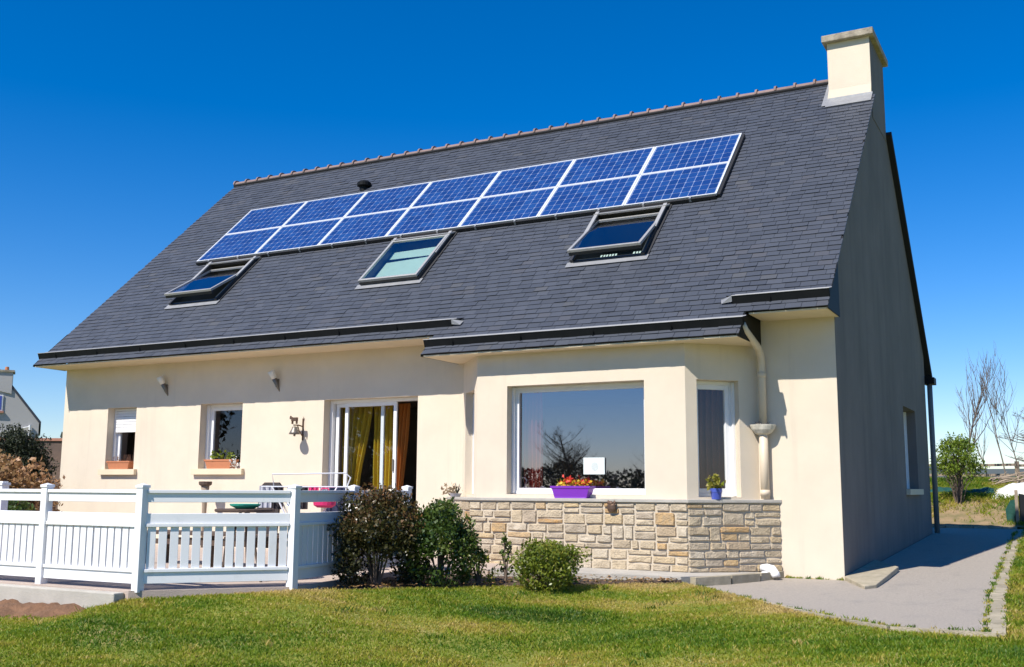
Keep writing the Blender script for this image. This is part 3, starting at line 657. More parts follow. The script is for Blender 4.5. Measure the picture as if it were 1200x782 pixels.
def window(P0, U, NO, o, d, shutter=None, sill=None, big=False, mull=None, gm=None):
    w = empty('window', Vector(P0)+Vector(U)*((o[0]+o[1])/2)+Vector((0, 0, o[2])), house); b = MB(); u0, u1, z0, z1 = o
    rect_frame(b, P0, U, NO, u0+.002, u1-.002, z0+.002, z1-.002, d, d+.07, .05); b.build('frame', M['white'], w, bevel=.004)
    u0 += .05; u1 -= .05; z0 += .05; z1 -= .05
    secs = [(u0, u1)] if mull is None else [(u0, mull), (mull, u1)]
    for a, c in secs:
        q = MB(); fw = .035 if big else .062
        rect_frame(q, P0, U, NO, a+.003, c-.003, z0+.003, z1-.003, d+.012, d+.062, fw); q.build('sash', M['white'], w, bevel=.004)
        pane(P0, U, NO, a+fw, c-fw, z0+fw, z1-fw, d+.036, w, gm or M['glass'])
    if shutter:
        q = MB(); zz = o[3]-.004; n = int(round((o[3]-shutter)/.052))
        for k in range(n):
            s = MB(); q0 = Vector(P0)+Vector(U)*(o[0]+.03) - Vector(NO)*(d-.05)
            s.obox(q0 + Vector((0, 0, zz-.050-(.05 if k == n-1 else 0))), Vector(U)*(o[1]-o[0]-.06), -Vector(NO)*(.014 if k < n-1 else .022), (0, 0, .047+(.05 if k == n-1 else 0))); zz -= .052
            s.build('shutter_slat', M['white'], w, bevel=.004)
    for uu in (o[0]+.002, o[1]-.034):
        q = MB(); q.obox(Vector(P0)+Vector(U)*uu - Vector(NO)*(d-.055) + Vector((0, 0, o[2]+.01)), Vector(U)*.032, -Vector(NO)*.05, (0, 0, o[3]-o[2]-.02)); q.build('shutter_rail', M['white'], w)
    if sill:
        q = MB(); q.obox(Vector(P0)+Vector(U)*(o[0]-.10) + Vector(NO)*.075 + Vector((0, 0, o[2]-.10)), Vector(U)*(o[1]-o[0]+.20), -Vector(NO)*.073, (0, 0, .105))
        q.obox(Vector(P0)+Vector(U)*(o[0]+.001) - Vector(NO)*0.0 + Vector((0, 0, o[2]-.0)), Vector(U)*(o[1]-o[0]-.002), -Vector(NO)*.19, (0, 0, .004)); q.build('sill', M['soffit'], w, bevel=.01)
    return w
F0 = (0, 0, 0); UX = (1, 0, 0); NF = (0, -1, 0)
window(F0, UX, NF, W1, .22, shutter=2.28, sill=True)
window(F0, UX, NF, W2, .22, sill=True)
wb = window((0, -.8, 0), UX, NF, BW, .20, big=True, gm=M['glass_big'])
window((*cR, 0), uR, nR, CR, .17); window((*rL, 0), uL, nL, CLo, .17)
wg = window((0, 0, 0), (0, 1, 0), (1, 0, 0), (6.0, 7.62, 1.20, 2.72), .22, sill=True)
# patio door
pd = empty('patio_door', (-7.6, .2, .5), house); b = MB()
rect_frame(b, F0, UX, NF, DR[0]+.002, DR[1]-.002, DR[2]+.002, DR[3]-.002, .17, .30, .055, .035); b.build('frame', M['white'], pd, bevel=.004)
def leaf(u0, u1, d):
    q = MB(); rect_frame(q, F0, UX, NF, u0, u1, DR[2]+.04, DR[3]-.058, d, d+.04, .062, .09); l = q.build('sliding_leaf', M['white'], pd, bevel=.004)
    pane(F0, UX, NF, u0+.06, u1-.06, DR[2]+.13, DR[3]-.118, d+.02, l, M['glass'])
leaf(-8.50, -7.50, .245); leaf(-8.27, -7.205, .19)
q = MB(); q.box(DR[0]-.02, DR[1]+.02, -.10, .17, .40, .497); q.build('threshold', M['concrete'], pd, bevel=.006)
q = MB(); q.box(-7.26, -7.235, .165, .185, 1.45, 1.65); q.build('handle', M['lampmetal'], pd)
# curtains: hang on rods inside
def curtain(x0, x1, y, z0, z1, m, label, folds, tie=None, group=None):
    q = MB(); n = folds*8; rows = 14
    P = []
    for r in range(rows+1):
        f = r/rows; z = z1 + (z0-z1)*f; row = []
        for k in range(n+1):
            s = k/n; a, c = x0, x1
            if tie: a, c = x0 + (tie[0]-x0)*math.sin(math.pi*min(f/tie[2], 1)/2)**1.3 if f < 1.1 else x0, x1 + (tie[1]-x1)*math.sin(math.pi*min(f/tie[2], 1)/2)**1.3
            row.append((a + (c-a)*s, y + .045*math.sin(2*math.pi*folds*s + .6*math.sin(3*f)) + .01*math.sin(9*f+s*5), z))
        P.append(row)
    for r in range(rows):
        for k in range(n): q.quad(P[r+1][k], P[r+1][k+1], P[r][k+1], P[r][k])
    return tag(q.build('curtain', m, smooth=True), label, 'curtain', group)
curtain(-7.98, -7.58, .62, .52, 2.6, M['yellow'], 'yellow curtain hanging straight behind the sliding patio door edge', 5)
curtain(-8.72, -8.02, .66, .52, 2.6, M['yellow'], 'yellow curtain gathered to one side behind the sliding glass', 6, tie=(-8.66, -8.30, .8))
curtain(-9.0, -8.72, .64, .52, 2.6, M['orange'], 'narrow orange curtain at the closed end of the patio door', 3)
curtain(-7.53, -7.28, .72, .52, 2.62, M['orange'], 'orange curtain hanging in the open doorway gap', 3, tie=(-7.56, -7.44, 1.0))
curtain(-4.54, -4.22, -.34, .6, 2.6, M['red'], 'dark red curtain inside the bay window, next to its long reveal', 5)
curtain(-2.46, -2.28, -.30, .6, 2.6, M['red'], 'slim dark red curtain inside the bay window, by the notice side', 3)

curtain(-2.06, -1.45, .08, .6, 2.6, M['rust'], 'rust brown curtain behind the narrow chamfered window pane', 7)

# ---- roof windows
for k, (x0, x1, v0, v1) in enumerate(SKY):
    rwn = empty('roof_window', RP((x0+x1)/2, (v0+v1)/2, 0), house); ang = (R(12.5), R(1.0), R(10))[k]
    b = MB(); H = .085; fw = .055
    for a, c in ((x0, x0+fw), (x1-fw, x1)): b.obox(RP(a, v0, -.02), RU*(c-a), RV*(v1-v0), RN*(H+.02))
    b.obox(RP(x0+fw, v0, -.02), RU*(x1-x0-2*fw), RV*fw, RN*(H*.6+.02)); b.obox(RP(x0+fw, v1-fw, -.02), RU*(x1-x0-2*fw), RV*fw, RN*(H+.02))
    b.build('frame', M['frame_dark'], rwn)
    b = MB()      # metal covers of the upper half, hood at the top
    vm = (v0+v1)/2
    for a in (x0-.006, x1-fw-.004): b.obox(RP(a, vm, H+.002), RU*(fw+.01), RV*(v1-vm-.02), RN*.03)
    b.build('cover', M['frame_grey'], rwn, bevel=.006)
    b = MB(); b.prism([RP(x0-.02, v1-.13, H+.045), RP(x0-.02, v1-.13, H+.012), RP(x0-.02, v1+.06, .02), RP(x0-.02, v1+.06, .05)], RU*(x1-x0+.04)); b.build('hood', M['frame_grey'], rwn, bevel=.006)
    # sash turning about its middle
    rot = Matrix.Rotation(-ang, 4, RU); piv = RP((x0+x1)/2, vm, H)
    def T(x, v, d): return piv + rot @ (RU*(x-(x0+x1)/2) + RV*(v-vm) + RN*d)
    sf = .048; s0, s1, t0, t1 = x0+.012, x1-.012, v0-.02, v1-.16
    sash = MB()
    def sb(a, c, e, g, d0, d1): sash.obox(T(a, e, d0), rot @ (RU*(c-a)), rot @ (RV*(g-e)), rot @ (RN*(d1-d0)))
    sb(s0, s0+sf, t0, t1, .004, .05); sb(s1-sf, s1, t0, t1, .004, .05); sb(s0+sf, s1-sf, t0, t0+sf, .004, .05); sb(s0+sf, s1-sf, t1-sf*.6, t1, .004, .05)
    sh = sash.build('sash', M['frame_grey'], rwn, bevel=.005)
    q = MB(); q.obox(T(s0+.01, t0+.01, -.05), rot @ (RU*(s1-s0-.02)), rot @ (RV*.05), rot @ (RN*.052)); q.build('sash_edge', M['frame_dark'], sh) if False else q.build('sash_edge', M['frame_dark'], rwn)
    q = MB(); q.quad(T(s0+sf-.01, t0+sf-.01, .03), T(s1-sf+.01, t0+sf-.01, .03), T(s1-sf+.01, t1-.03, .03), T(s0+sf-.01, t1-.03, .03)); q.build('pane', M['glass_roof'], rwn)
    # dark shaft lined in wood below the opening
    q = MB(); dd = -.75; c = [(x0+.002, v0+.002), (x1-.002, v0+.002), (x1-.002, v1-.002), (x0+.002, v1-.002)]
    for i in range(4):
        a, e = c[i], c[(i+1) % 4]; q.quad(RP(*a, -.03), RP(*e, -.03), RP(*e, dd), RP(*a, dd))
    q.quad(*[RP(*p, dd) for p in c]); q.build('shaft', M['shaft'], rwn)
    q = MB(); q.obox(RP(x0-.06, v0-.12, .030), RU*(x1-x0+.12), RV*.14, RN*.005); q.build('apron_flashing', M['zinc'], rwn)
    q = MB(); q.obox(RP(x1+.001, v0-.0, .028), RU*.05, RV*(v1-v0+.1), RN*.006); q.build('side_flashing', M['frame_dark'], rwn); q = MB(); q.obox(RP(x0-.05, v0-.0, .028), RU*.049, RV*(v1-v0+.1), RN*.006); q.build('side_flashing', M['frame_dark'], rwn)
    if k == 1:
        q = MB(); q.quad(RP(x0+.07, v0+.02, -.05), RP(x1-.02, v0+.02, -.05), RP(x1-.02, v0+.92, -.04), RP(x0+.09, v0+.84, -.04)); q.quad(RP(x0+.06, v0+.97, -.05), RP(x1-.02, v0+.97, -.05), RP(x1-.02, v0+1.26, -.04), RP(x0+.06, v0+1.20, -.04)); q.build('blind', M['pale_blind'], rwn)
    if k == 2:
        q = MB()
        for cx in (x0+.45, x1-.25):
            for i in range(6): q.quad(RP(cx+i*.05-.1, v0+.15, -.12-.03*(i % 2)), RP(cx+i*.05-.06, v0+.15, -.12-.03*(i % 2)), RP(cx+i*.05-.05, v0+.38, -.1), RP(cx+i*.05-.08, v0+.38, -.1))
        q.build('blind', M['pale_blind'], rwn)
    if k == 0: pass

# ================================================================== SOLAR PANELS
U0, V0, WP, HP = -13.419, 2.374, 1.62, 2.206
ph = HP/2; ORD = ['first', 'second', 'third', 'fourth', 'fifth', 'sixth', 'seventh']
def panel_parts(root, x0, v0):
    g = .010; x1, v1 = x0+WP-g, v0+ph-g; D = .10; fw = .028; b = MB()
    b.obox(RP(x0, v0, D-.042), RU*fw, RV*(v1-v0), RN*.042); b.obox(RP(x1-fw, v0, D-.042), RU*fw, RV*(v1-v0), RN*.042)
    b.obox(RP(x0+fw, v0, D-.042), RU*(x1-x0-2*fw), RV*fw*.8, RN*.042); b.obox(RP(x0+fw, v1-fw*.8, D-.042), RU*(x1-x0-2*fw), RV*fw*.8, RN*.042)
    b.build('frame', M['alu'], root)
    b = MB(); b.obox(RP(x0+fw, v0+fw*.8, D-.03), RU*(x1-x0-2*fw), RV*(v1-v0-2*fw*.8), RN*.022); b.build('backsheet', M['sheet'], root)
    b = MB(); a0, a1, c0, c1 = x0+fw+.012, x1-fw-.012, v0+fw*.8+.012, v1-fw*.8-.012; nx_, nv_ = 10, 6; cw, chh = (a1-a0)/nx_, (c1-c0)/nv_; gp = .0052
    for i in range(nx_):
        for j in range(nv_):
            p = (a0+i*cw+gp, c0+j*chh+gp*.8); z = D-.0065; ww, hh = cw-2*gp, chh-1.6*gp; k = .014
            b.poly([RP(p[0]+k, p[1], z), RP(p[0]+ww-k, p[1], z), RP(p[0]+ww, p[1]+k, z), RP(p[0]+ww, p[1]+hh-k, z), RP(p[0]+ww-k, p[1]+hh, z), RP(p[0]+k, p[1]+hh, z), RP(p[0], p[1]+hh-k, z), RP(p[0], p[1]+k, z)], random.random())
    b.build('solar_cells', M['cell'], root, kind='stuff', tint=True)
for row in (0, 1):
    for i in range(7):
        nm = 'upper' if row else 'lower'
        if i == 0: lb = f'blue solar panel at the far left end of the {nm} row'
        elif i == 6: lb = f'blue solar panel at the chimney end of the {nm} row'
        else: lb = f'{ORD[i]} blue solar panel from the left in the {nm} row'
        t = thing('solar_panel', RP(U0+i*WP, V0+row*ph, .05), lb, 'solar panel', 'solar panels on the slate roof')
        panel_parts(t, U0+i*WP, V0+row*ph)
t = thing('mounting_rail', RP(U0, V0, .02), 'dark mounting rails with clamps beneath the solar panels', 'mounting rail')
for v in (V0+.02, V0+.55, V0+1.12, V0+1.65, V0+2.13):
    b = MB(); b.obox(RP(U0+.02, v, .028), RU*(7*WP-.05), RV*.04, RN*.029); b.build('rail', M['frame_dark'], t)
b = MB(); b.obox(RP(U0+.01, V0-.055, .028), RU*(7*WP-.03), RV*.045, RN*.055); b.build('shadow_strip', M['dark'], t)  # black strip standing in for rails and the shadow band below the panels
b = MB(); b.obox(RP(U0+7*WP-.008, V0+.0, .028), RU*.05, RV*(HP-.02), RN*.05); b.build('shadow_strip', M['dark'], t)  # black strip painting the shadow the array throws to its right
for i in range(15):
    x = U0 + (i*.5+.22)*WP*.999
    if x > U0+7*WP: break
    b = MB(); b.obox(RP(x, V0-.062, .03), RU*.035, RV*.07, RN*.072); b.build('clamp', M['zinc'], t)

# ================================================================== FENCE
fence = thing('white_fence', (-5.9, -6.33, .12), 'white plastic garden fence with slats around the terrace', 'fence')
PST = [(-10.40, -6.33), (-8.90, -6.33), (-7.40, -6.33), (-5.91, -6.33), (-4.84, -5.17), (-4.99, -3.90), (-5.11, -2.57)]
b = MB()
def fpost(x, y, zb=.115, zt=1.17):
    b = MB(); s = .046; b.box(x-s, x+s, y-s, y+s, zb, zt); b.box(x-s-.009, x+s+.009, y-s-.009, y+s+.009, zt, zt+.03)
    b.add([(x-s, y-s, zt+.03), (x+s, y-s, zt+.03), (x+s, y+s, zt+.03), (x-s, y+s, zt+.03), (x, y, zt+.05)], [(0, 1, 4), (1, 2, 4), (2, 3, 4), (3, 0, 4)]); b.build('fence_post', M['fence'], fence, bevel=.004)
for p in PST: fpost(*p, zb=.06 if p[0] > -5.5 else .1, zt=1.17)
def frun(A, B, nsl, wr=.62):
    A, B = Vector((*A, 0)), Vector((*B, 0)); U = (B-A).normalized(); Nn = Vector((U.y, -U.x, 0)); L = (B-A).length
    A2 = A + U*.052; L2 = L-.104
    def bar(z0, z1, t): q = MB(); q.obox(A2 - Nn*t/2 + Vector((0, 0, z0)), U*L2, Nn*t, (0, 0, z1-z0)); q.build('fence_rail', M['fence'], fence, bevel=.004)
    bar(1.115, 1.15, .075); bar(1.02, 1.115, .035); bar(.80, .905, .034); bar(.765, .80, .07); bar(.30, .335, .07); bar(.185, .30, .036)
    pit = L2/nsl
    for k in range(nsl):
        q = MB(); wd = pit*wr; q.obox(A2 + U*((k+.5-wr/2)*pit+random.uniform(-.003, .003)) - Nn*.014 + Vector((0, 0, .335)), U*wd + Vector((0, 0, 0)), Nn*.028, (0, 0, .43)); q.build('fence_slat', M['fence'], fence, bevel=.003)
for k in range(3): frun(PST[k], PST[k+1], 13, .80)
frun(PST[3], PST[4], 13, .74); frun(PST[4], PST[5], 11, .84); frun(PST[5], PST[6], 11, .84)
t = thing('gate_post', (-10.5, -4.6, .12), 'white capped post standing behind the front fence, by the hedge', 'post'); b = MB(); x, y = -10.4, -4.7; s = .055
b.box(x-s, x+s, y-s, y+s, .1, 1.19); b.build('shaft', M['fence'], t, bevel=.004); b = MB(); b.box(x-.07, x+.07, y-.07, y+.07, 1.19, 1.225); b.box(x-.045, x+.045, y-.045, y+.045, 1.225, 1.245); b.build('cap', M['fence'], t, bevel=.004)

# ================================================================== THINGS ON THE FACADE
for x, z, lb in ((-12.33, 3.05, 'metal and glass cone wall lamp above the space between the small windows'), (-9.62, 3.03, 'metal and glass cone wall lamp above the bell, nearer the patio door')):
    t = thing('wall_lamp', (x, 0, z), lb, 'wall lamp', 'wall lamps under the eave'); b = MB()
    tilt = Matrix.Rotation(R(-12), 4, 'Y') @ Matrix.Rotation(R(24), 4, 'X')
    def cone(prof, m, nm):
        q = MB(); q.lathe(prof, (0, 0, 0), 14); q.v = [tuple(Vector((x, -.075, z)) + tilt @ Vector(v)) for v in q.v]; q.build(nm, m, t, smooth=True)
    cone([(.008, -.20), (.024, -.12), (.046, .05)], M['lampmetal'], 'cone'); cone([(.045, .05), (.066, .19), (.060, .195)], M['lampglass'], 'shade')
    b.box(x-.03, x+.03, -.03, -.001, z-.10, z+.04); b.build('bracket', M['lampmetal'], t)
# bell
t = thing('door_bell', (-9.06, 0, 2.1), 'small bronze bell under a cow figure on a wall bracket', 'bell')
b = MB(); x = -9.02; b.box(x-.015, x+.015, -.012, -.001, 1.98, 2.36); b.tube([(x, -.01, 2.22), (x-.01, -.12, 2.24), (x-.02, -.23, 2.235)], .012, 6); b.tube([(x, -.01, 2.05), (x, -.10, 2.14), (x, -.15, 2.23)], .010, 6)
b.tube([(x, -.012, 2.30), (x+.02, -.012, 2.36), (x, -.012, 2.40), (x-.02, -.012, 2.36), (x, -.012, 2.30)], .007, 5); b.build('bracket', M['bronze'], t)
b = MB(); b.lathe([(.098, -.135), (.085, -.10), (.055, -.05), (.045, -.01), (.015, .0)], (x-.02, -.20, 2.215), 14); b.lathe([(.018, -.17), (.02, -.14), (.006, -.13)], (x-.02, -.20, 2.215), 8); b.build('bell_cup', M['lampmetal'], t, smooth=True)
b = MB(); yb = -.21
def ob(cx, cz, sx, sz, sy=.02): b.box(x-.02+cx-sx, x-.02+cx+sx, yb-sy, yb+sy, cz-sz, cz+sz)
ob(0, 2.335, .060, .032, .022); ob(-.075, 2.358, .024, .020, .016); ob(-.045, 2.285, .010, .03, .018); ob(.048, 2.285, .010, .03, .018); ob(-.085, 2.385, .004, .012, .02); ob(.064, 2.315, .004, .03, .005); b.build('cow_figure', M['bronze'], t, bevel=.006)
# planters on the sills
def trough(name, x0, x1, y0, y1, z, h, m, label, lip=.02):
    t = thing(name, ((x0+x1)/2, (y0+y1)/2, z), label, 'planter'); b = MB(); k = .82
    cx, cy = (x0+x1)/2, (y0+y1)/2; hx, hy = (x1-x0)/2, (y1-y0)/2
    def ring(s, zz, e=0): return [(cx+(hx*s+e)*a, cy+(hy*s+e)*c, zz) for a, c in ((-1, -1), (1, -1), (1, 1), (-1, 1))]
    R_ = [ring(k, z), ring(k+.13, z+h*.78), ring(1, z+h*.80, .004), ring(1, z+h, .006), ring(.93, z+h), ring(.9, z+h*.86)]
    v = sum(R_, []); f = [(3, 2, 1, 0)]
    for i in range(len(R_)-1):
        for j in range(4): f.append((i*4+j, i*4+(j+1) % 4, i*4+4+(j+1) % 4, i*4+4+j))
    b.add(v, f); b.build('pot', m, t, bevel=.004); b = MB(); b.poly(ring(.92, z+h*.88)); b.build('potting_soil', M['soil'], t); return t
tp1 = trough('planter', -13.78, -13.16, -.055, .125, 1.506, .155, M['terracotta'], 'terracotta planter with dry stems on the sill under the half shut shutter')
tp2 = trough('planter', -11.24, -10.58, -.055, .125, 1.506, .165, M['terracotta'], 'terracotta planter with yellow green sprouts on the sill nearer the bell')
pp = trough('planter', -3.80, -3.20, -.925, -.735, 1.055, .165, M['purple'], 'purple planter of red and yellow flowers on the stone ledge')
b = MB(); b.box(-3.74, -3.26, -.915, -.745, 1.050, 1.066); b.build('saucer', M['purple'], pp, bevel=.004)
def sprigs(parent, name, x0, x1, y0, y1, z, h, n, m, size, stem=True):
    P = np.stack([RNG.uniform(x0, x1, n), RNG.uniform(y0, y1, n), z + h*RNG.random(n)**.8], 1); V, F = leaves(P, size); return build_np(name, V, F, m, parent, RNG.random(n))
sprigs(pp, 'flowers', -3.73, -3.27, -.89, -.77, 1.20, .085, 260, M['flower'], .045)
P = np.array([-3.55, -.84, 1.30]) + RNG.normal(size=(40, 3))*[.035, .03, .018]; V, F = leaves(P, .05); build_np('red_flower', V, F, M['flower'], pp, np.full(40, .95))
P = np.array([-3.30, -.84, 1.25]) + RNG.normal(size=(22, 3))*[.03, .03, .012]; V, F = leaves(P, .04); build_np('red_flower', V, F, M['flower'], pp, np.full(22, .93))
for cx in (-11.08, -10.93, -10.75, -10.66):
    P = np.array([cx, .03, 1.72]) + RNG.normal(size=(26, 3))*[.03, .03, .045]; V, F = leaves(P, .06); build_np('sprout', V, F, M['fresh'], tp2, RNG.random(26))
P = np.array([-10.55, -.0, 1.60]) + RNG.normal(size=(60, 3))*[.035, .03, .05]; V, F = leaves(P, .05); build_np('white_flower', V, F, M['whitepetal'], tp2, kind='stuff')
b = MB()
for k in range(34):
    a = Vector((random.uniform(-13.72, -13.2), random.uniform(-.02, .09), 1.62)); b.tube([a, a + Vector((random.uniform(-.05, .05), random.uniform(-.04, .04), random.uniform(.06, .17)))], .004, 4)
b.build('dry_stems', M['dryplant'], tp1)
# blue pot on the chamfer ledge
c = Vector((-1.50, -.615, 1.052)); t = thing('flower_pot', c, 'blue glazed pot with yellow green sprig on the chamfered window ledge', 'flower pot'); b = MB()
b.lathe([(.062, 0), (.075, .09), (.080, .095), (.080, .145), (.070, .145), (.066, .12)], c, 18); b.build('pot', M['blue'], t, smooth=False); b = MB(); b.lathe([(.067, .12), (.067, .125)], c, 14); b.build('potting_soil', M['soil'], t)
P = np.array(c) + np.array([0, 0, .20]) + RNG.normal(size=(90, 3))*[.05, .04, .045]; V, F = leaves(P, .07); build_np('sprig', V, F, M['yellowgreen'], t, RNG.random(90)*.7+.3)
P = np.array(c) + np.array([-.07, 0, .24]) + RNG.normal(size=(30, 3))*[.03, .02, .03]; V, F = leaves(P, .06); build_np('sprig', V, F, M['yellowgreen'], t, RNG.random(30)*.4+.6)
# little plants on the left ledge
c = Vector((-5.72, -.33, 1.052)); t = thing('ledge_plant', c, 'grey leaved small plant with dark spikes in a dish on the ledge end', 'potted plant'); b = MB(); b.lathe([(.07, 0), (.10, .05), (.09, .05)], c, 14); b.build('dish', M['greycloth'], t)
P = np.array(c) + np.array([-.10, 0, .09]) + RNG.normal(size=(90, 3))*[.07, .05, .035]; V, F = leaves(P, .06); build_np('foliage', V, F, M['dryplant'], t, RNG.random(90)*.3+.7)
b = MB()
for k in range(9): b.tube([c+Vector((.03, 0, .05)), c+Vector((.03+random.uniform(-.05, .06), random.uniform(-.03, .03), random.uniform(.1, .24)))], [.012, .003], 4)
b.build('spikes', M['conifer'], t)
# notice in the bay window, brown plaque on the stones
y = -.8+.20+.012; t = MB(); t.box(-3.44, -3.115, y-.004, y-.001, 1.385, 1.62); t = t.build('notice', M['paper']); tag(t, 'pale sheet of paper with faint print stuck inside the bay window', 'notice')
b = MB(); b.lathe([(.055, 0), (.055, .001)], (0, 0, 0), 20); b.v = [(-3.265+v[0], y-.0055-v[2], 1.495+v[1]*1.1) for v in b.v]; b.build('faded_print', M['ink'], t)
c = Vector((-2.86, -.965, .945)); b = MB(); b.lathe([(.045, -.07), (.062, -.03), (.058, .02), (.035, .05), (.015, .06)], c, 12, sy=.45)
for s in (-1, 1): b.lathe([(.016, .03), (.02, .055), (.006, .085)], c+Vector((s*.045, 0, 0)), 8, sy=.5)
b.lathe([(.03, .02), (.036, .045), (.02, .075)], c+Vector((-.005, -.01, 0)), 10, sy=.5)
tag(b.build('wall_ornament', M['bronze']), 'small rusty brown animal ornament fixed on the stone facing', 'ornament')
# white elbow at the corner
b = MB(); b.tube([(-1.00, -.30, .16), (-.93, -.33, .165), (-.85, -.36, .15), (-.80, -.39, .09), (-.79, -.40, .06)], [.05, .058, .06, .058, .055], 10); b.lathe([(.045, 0), (.06, .03), (.05, .06), (.02, .07)], (-.93, -.44, .06), 8)
tag(b.build('drain_elbow', M['white'], smooth=True), 'dirty white pipe elbow lying at the end of the stone facing', 'pipe elbow')

# ================================================================== TERRACE FURNITURE behind the fence
t = thing('garden_torch', (-10.94, -.3, .12), 'slim brown tapering stand with flared top against the wall', 'stand'); b = MB()
b.lathe([(.03, 0), (.035, .45), (.045, .8), (.075, 1.08)], (-10.94, -.3, .12), 10); b.build('stem', M['post'], t, smooth=True); b = MB(); b.lathe([(.09, 1.08), (.115, 1.10), (.12, 1.15), (.10, 1.155)], (-10.94, -.3, .12), 12); b.build('bowl', M['wood'], t)
t = thing('garden_bench', (-7.6, -3.4, .12), 'long low dark wooden bench behind the slatted fence', 'bench')
for k in range(3): b = MB(); b.box(-8.9, -6.3, -3.6+k*.16, -3.47+k*.16, .53, .57); b.build('seat_slat', M['wood'], t, bevel=.004)
for k in range(2): b = MB(); b.box(-8.85, -6.35, -3.60+k*.42, -3.57+k*.42, .40, .47); b.build('apron', M['wood'], t)
for x in (-8.8, -7.6, -6.45):
    for y in (-3.58, -3.20): b = MB(); b.box(x-.04, x+.04, y-.03, y+.05, .12, .53); b.build('leg', M['wood'], t)
t = thing('garden_chair', (-6.72, -3.75, .12), 'dark brown garden chair back rising above the fence rail', 'chair'); cx, cy = -6.72, -3.75
b = MB(); b.box(cx-.24, cx+.24, cy-.25, cy+.25, .50, .55); b.build('seat', M['brownplast'], t, bevel=.01)
b = MB(); b.prism([(cx-.20, cy+.24, .55), (cx-.17, cy+.34, 1.20), (cx-.12, cy+.35, 1.245), (cx+.12, cy+.35, 1.245), (cx+.17, cy+.34, 1.20), (cx+.20, cy+.24, .55)], (0, .03, 0)); b.build('backrest', M['brownplast'], t)
for sx in (-.21, .21):
    for sy in (-.22, .22): b = MB(); b.tube([(cx+sx, cy+sy, .5), (cx+sx*1.1, cy+sy*1.1, .12)], .02, 6); b.build('leg', M['brownplast'], t)
t = thing('garden_table', (-6.1, -4.7, .12), 'small round garden table just behind the slatted fence', 'table'); b = MB(); b.lathe([(.33, .78), (.34, .79), (.34, .81), (.33, .815)], (-5.75, -4.95, .12), 24); b.build('tabletop', M['wood'], t)
for k in range(3): b = MB(); a = k*2.1; b.tube([(-5.75+.05*math.cos(a), -4.95+.05*math.sin(a), .90), (-5.75+.28*math.cos(a), -4.95+.28*math.sin(a), .12)], .016, 6); b.build('leg', M['wood'], t)
b = MB(); b.lathe([(.10, 0), (.17, .035), (.18, .055), (.165, .055), (.10, .02)], (-5.75, -4.95, .936), 20); tag(b.build('basin', M['turq'], smooth=False), 'shallow turquoise basin on the round garden table', 'basin')
# clothes airer
t = thing('clothes_airer', (-6.4, -2.7, .12), 'white folding clothes airer behind the fence', 'clothes airer'); A = Vector((-6.55, -3.75, 0)); Bv = Vector((-5.70, -3.10, 0)); U = (Bv-A); Nn = Vector((-U.y, U.x, 0)).normalized()*.28
zt = 1.19; b = MB()
for s in (-1, 1): b.tube([A+Nn*s+Vector((0, 0, zt)), Bv+Nn*s+Vector((0, 0, zt))], .010, 6)
for k in range(8): p = A + U*(k/7); b.tube([p+Nn+Vector((0, 0, zt)), p-Nn+Vector((0, 0, zt))], .006, 5)
b.build('wire_top', M['white'], t)
b = MB(); b.tube([A+U*.12+Nn*.3+Vector((0, 0, zt)), A+U*.10+Vector((0, 0, zt+.16)), A+U*.98+Vector((0, 0, zt+.18)), A+U*1.04+Vector((0, 0, zt+.12)), A+U*1.0+Nn*.1+Vector((0, 0, zt))], .009, 6); b.build('wing', M['white'], t)
for s0, s1 in ((.12, .62), (.88, .38)):
    for s in (-1, 1): b = MB(); b.tube([A+U*s0+Nn*s+Vector((0, 0, zt)), A+U*s1+Nn*s*1.3+Vector((0, 0, .12))], .011, 6); b.build('leg', M['white'], t)
def cloth(p, wd, h, m, label, cat):
    q = MB(); Un = U.normalized(); n = 8; p = A + U*p
    for s in (-1, 1):
        for k in range(n):
            def P(kk, f): return p + Un*(kk/n-.5)*wd + Nn.normalized()*(s*(.012+.02*f) + .012*math.sin(kk*1.9+f*2)) + Vector((0, 0, zt+.012-f*h))
            q.quad(P(k, 0), P(k+1, 0), P(k+1, .5), P(k, .5)); q.quad(P(k, .5), P(k+1, .5), P(k+1, 1), P(k, 1))
    return tag(q.build(cat.replace(' ', '_'), m, smooth=True), label, cat, 'washing hung on the airer')
cloth(.03, .16, .28, M['greycloth'], 'pale grey cloth at the near left of the airer', 'towel'); cloth(.17, .15, .30, M['blackcloth'], 'black garment hanging on the airer beside the pale cloth', 'garment')
cloth(.34, .12, .26, M['white'], 'white shirt on the clothes airer', 'shirt'); cloth(.46, .16, .30, M['blackcloth'], 'black garment hanging on the airer between white and pink', 'garment'); cloth(.60, .13, .10, M['pink'], 'pink sock pair pegged on the airer wires', 'socks')
cloth(.86, .26, .42, M['navy'], 'navy trousers hanging at the door end of the airer', 'trousers'); cloth(.73, .12, .12, M['greycloth'], 'grey sock pair pegged near the navy trousers', 'socks')
b = MB(); c = A+U*.74-Nn*1.3; b.lathe([(.10, 0), (.15, .03), (.17, .16), (.17, .17)], c+Vector((0, 0, .93)), 16, sy=.8); bag = b.build('washing_bag', M['pink'], smooth=False); tag(bag, 'bright pink bag hanging below the clothes airer', 'bag')
b = MB(); b.tube([c+Vector((.1, 0, 1.09)), c+Vector((.05, 0, 1.17)), c+Vector((-.05, 0, 1.17)), c+Vector((-.1, 0, 1.09))], .008, 5); b.build('strap', M['pink'], bag)

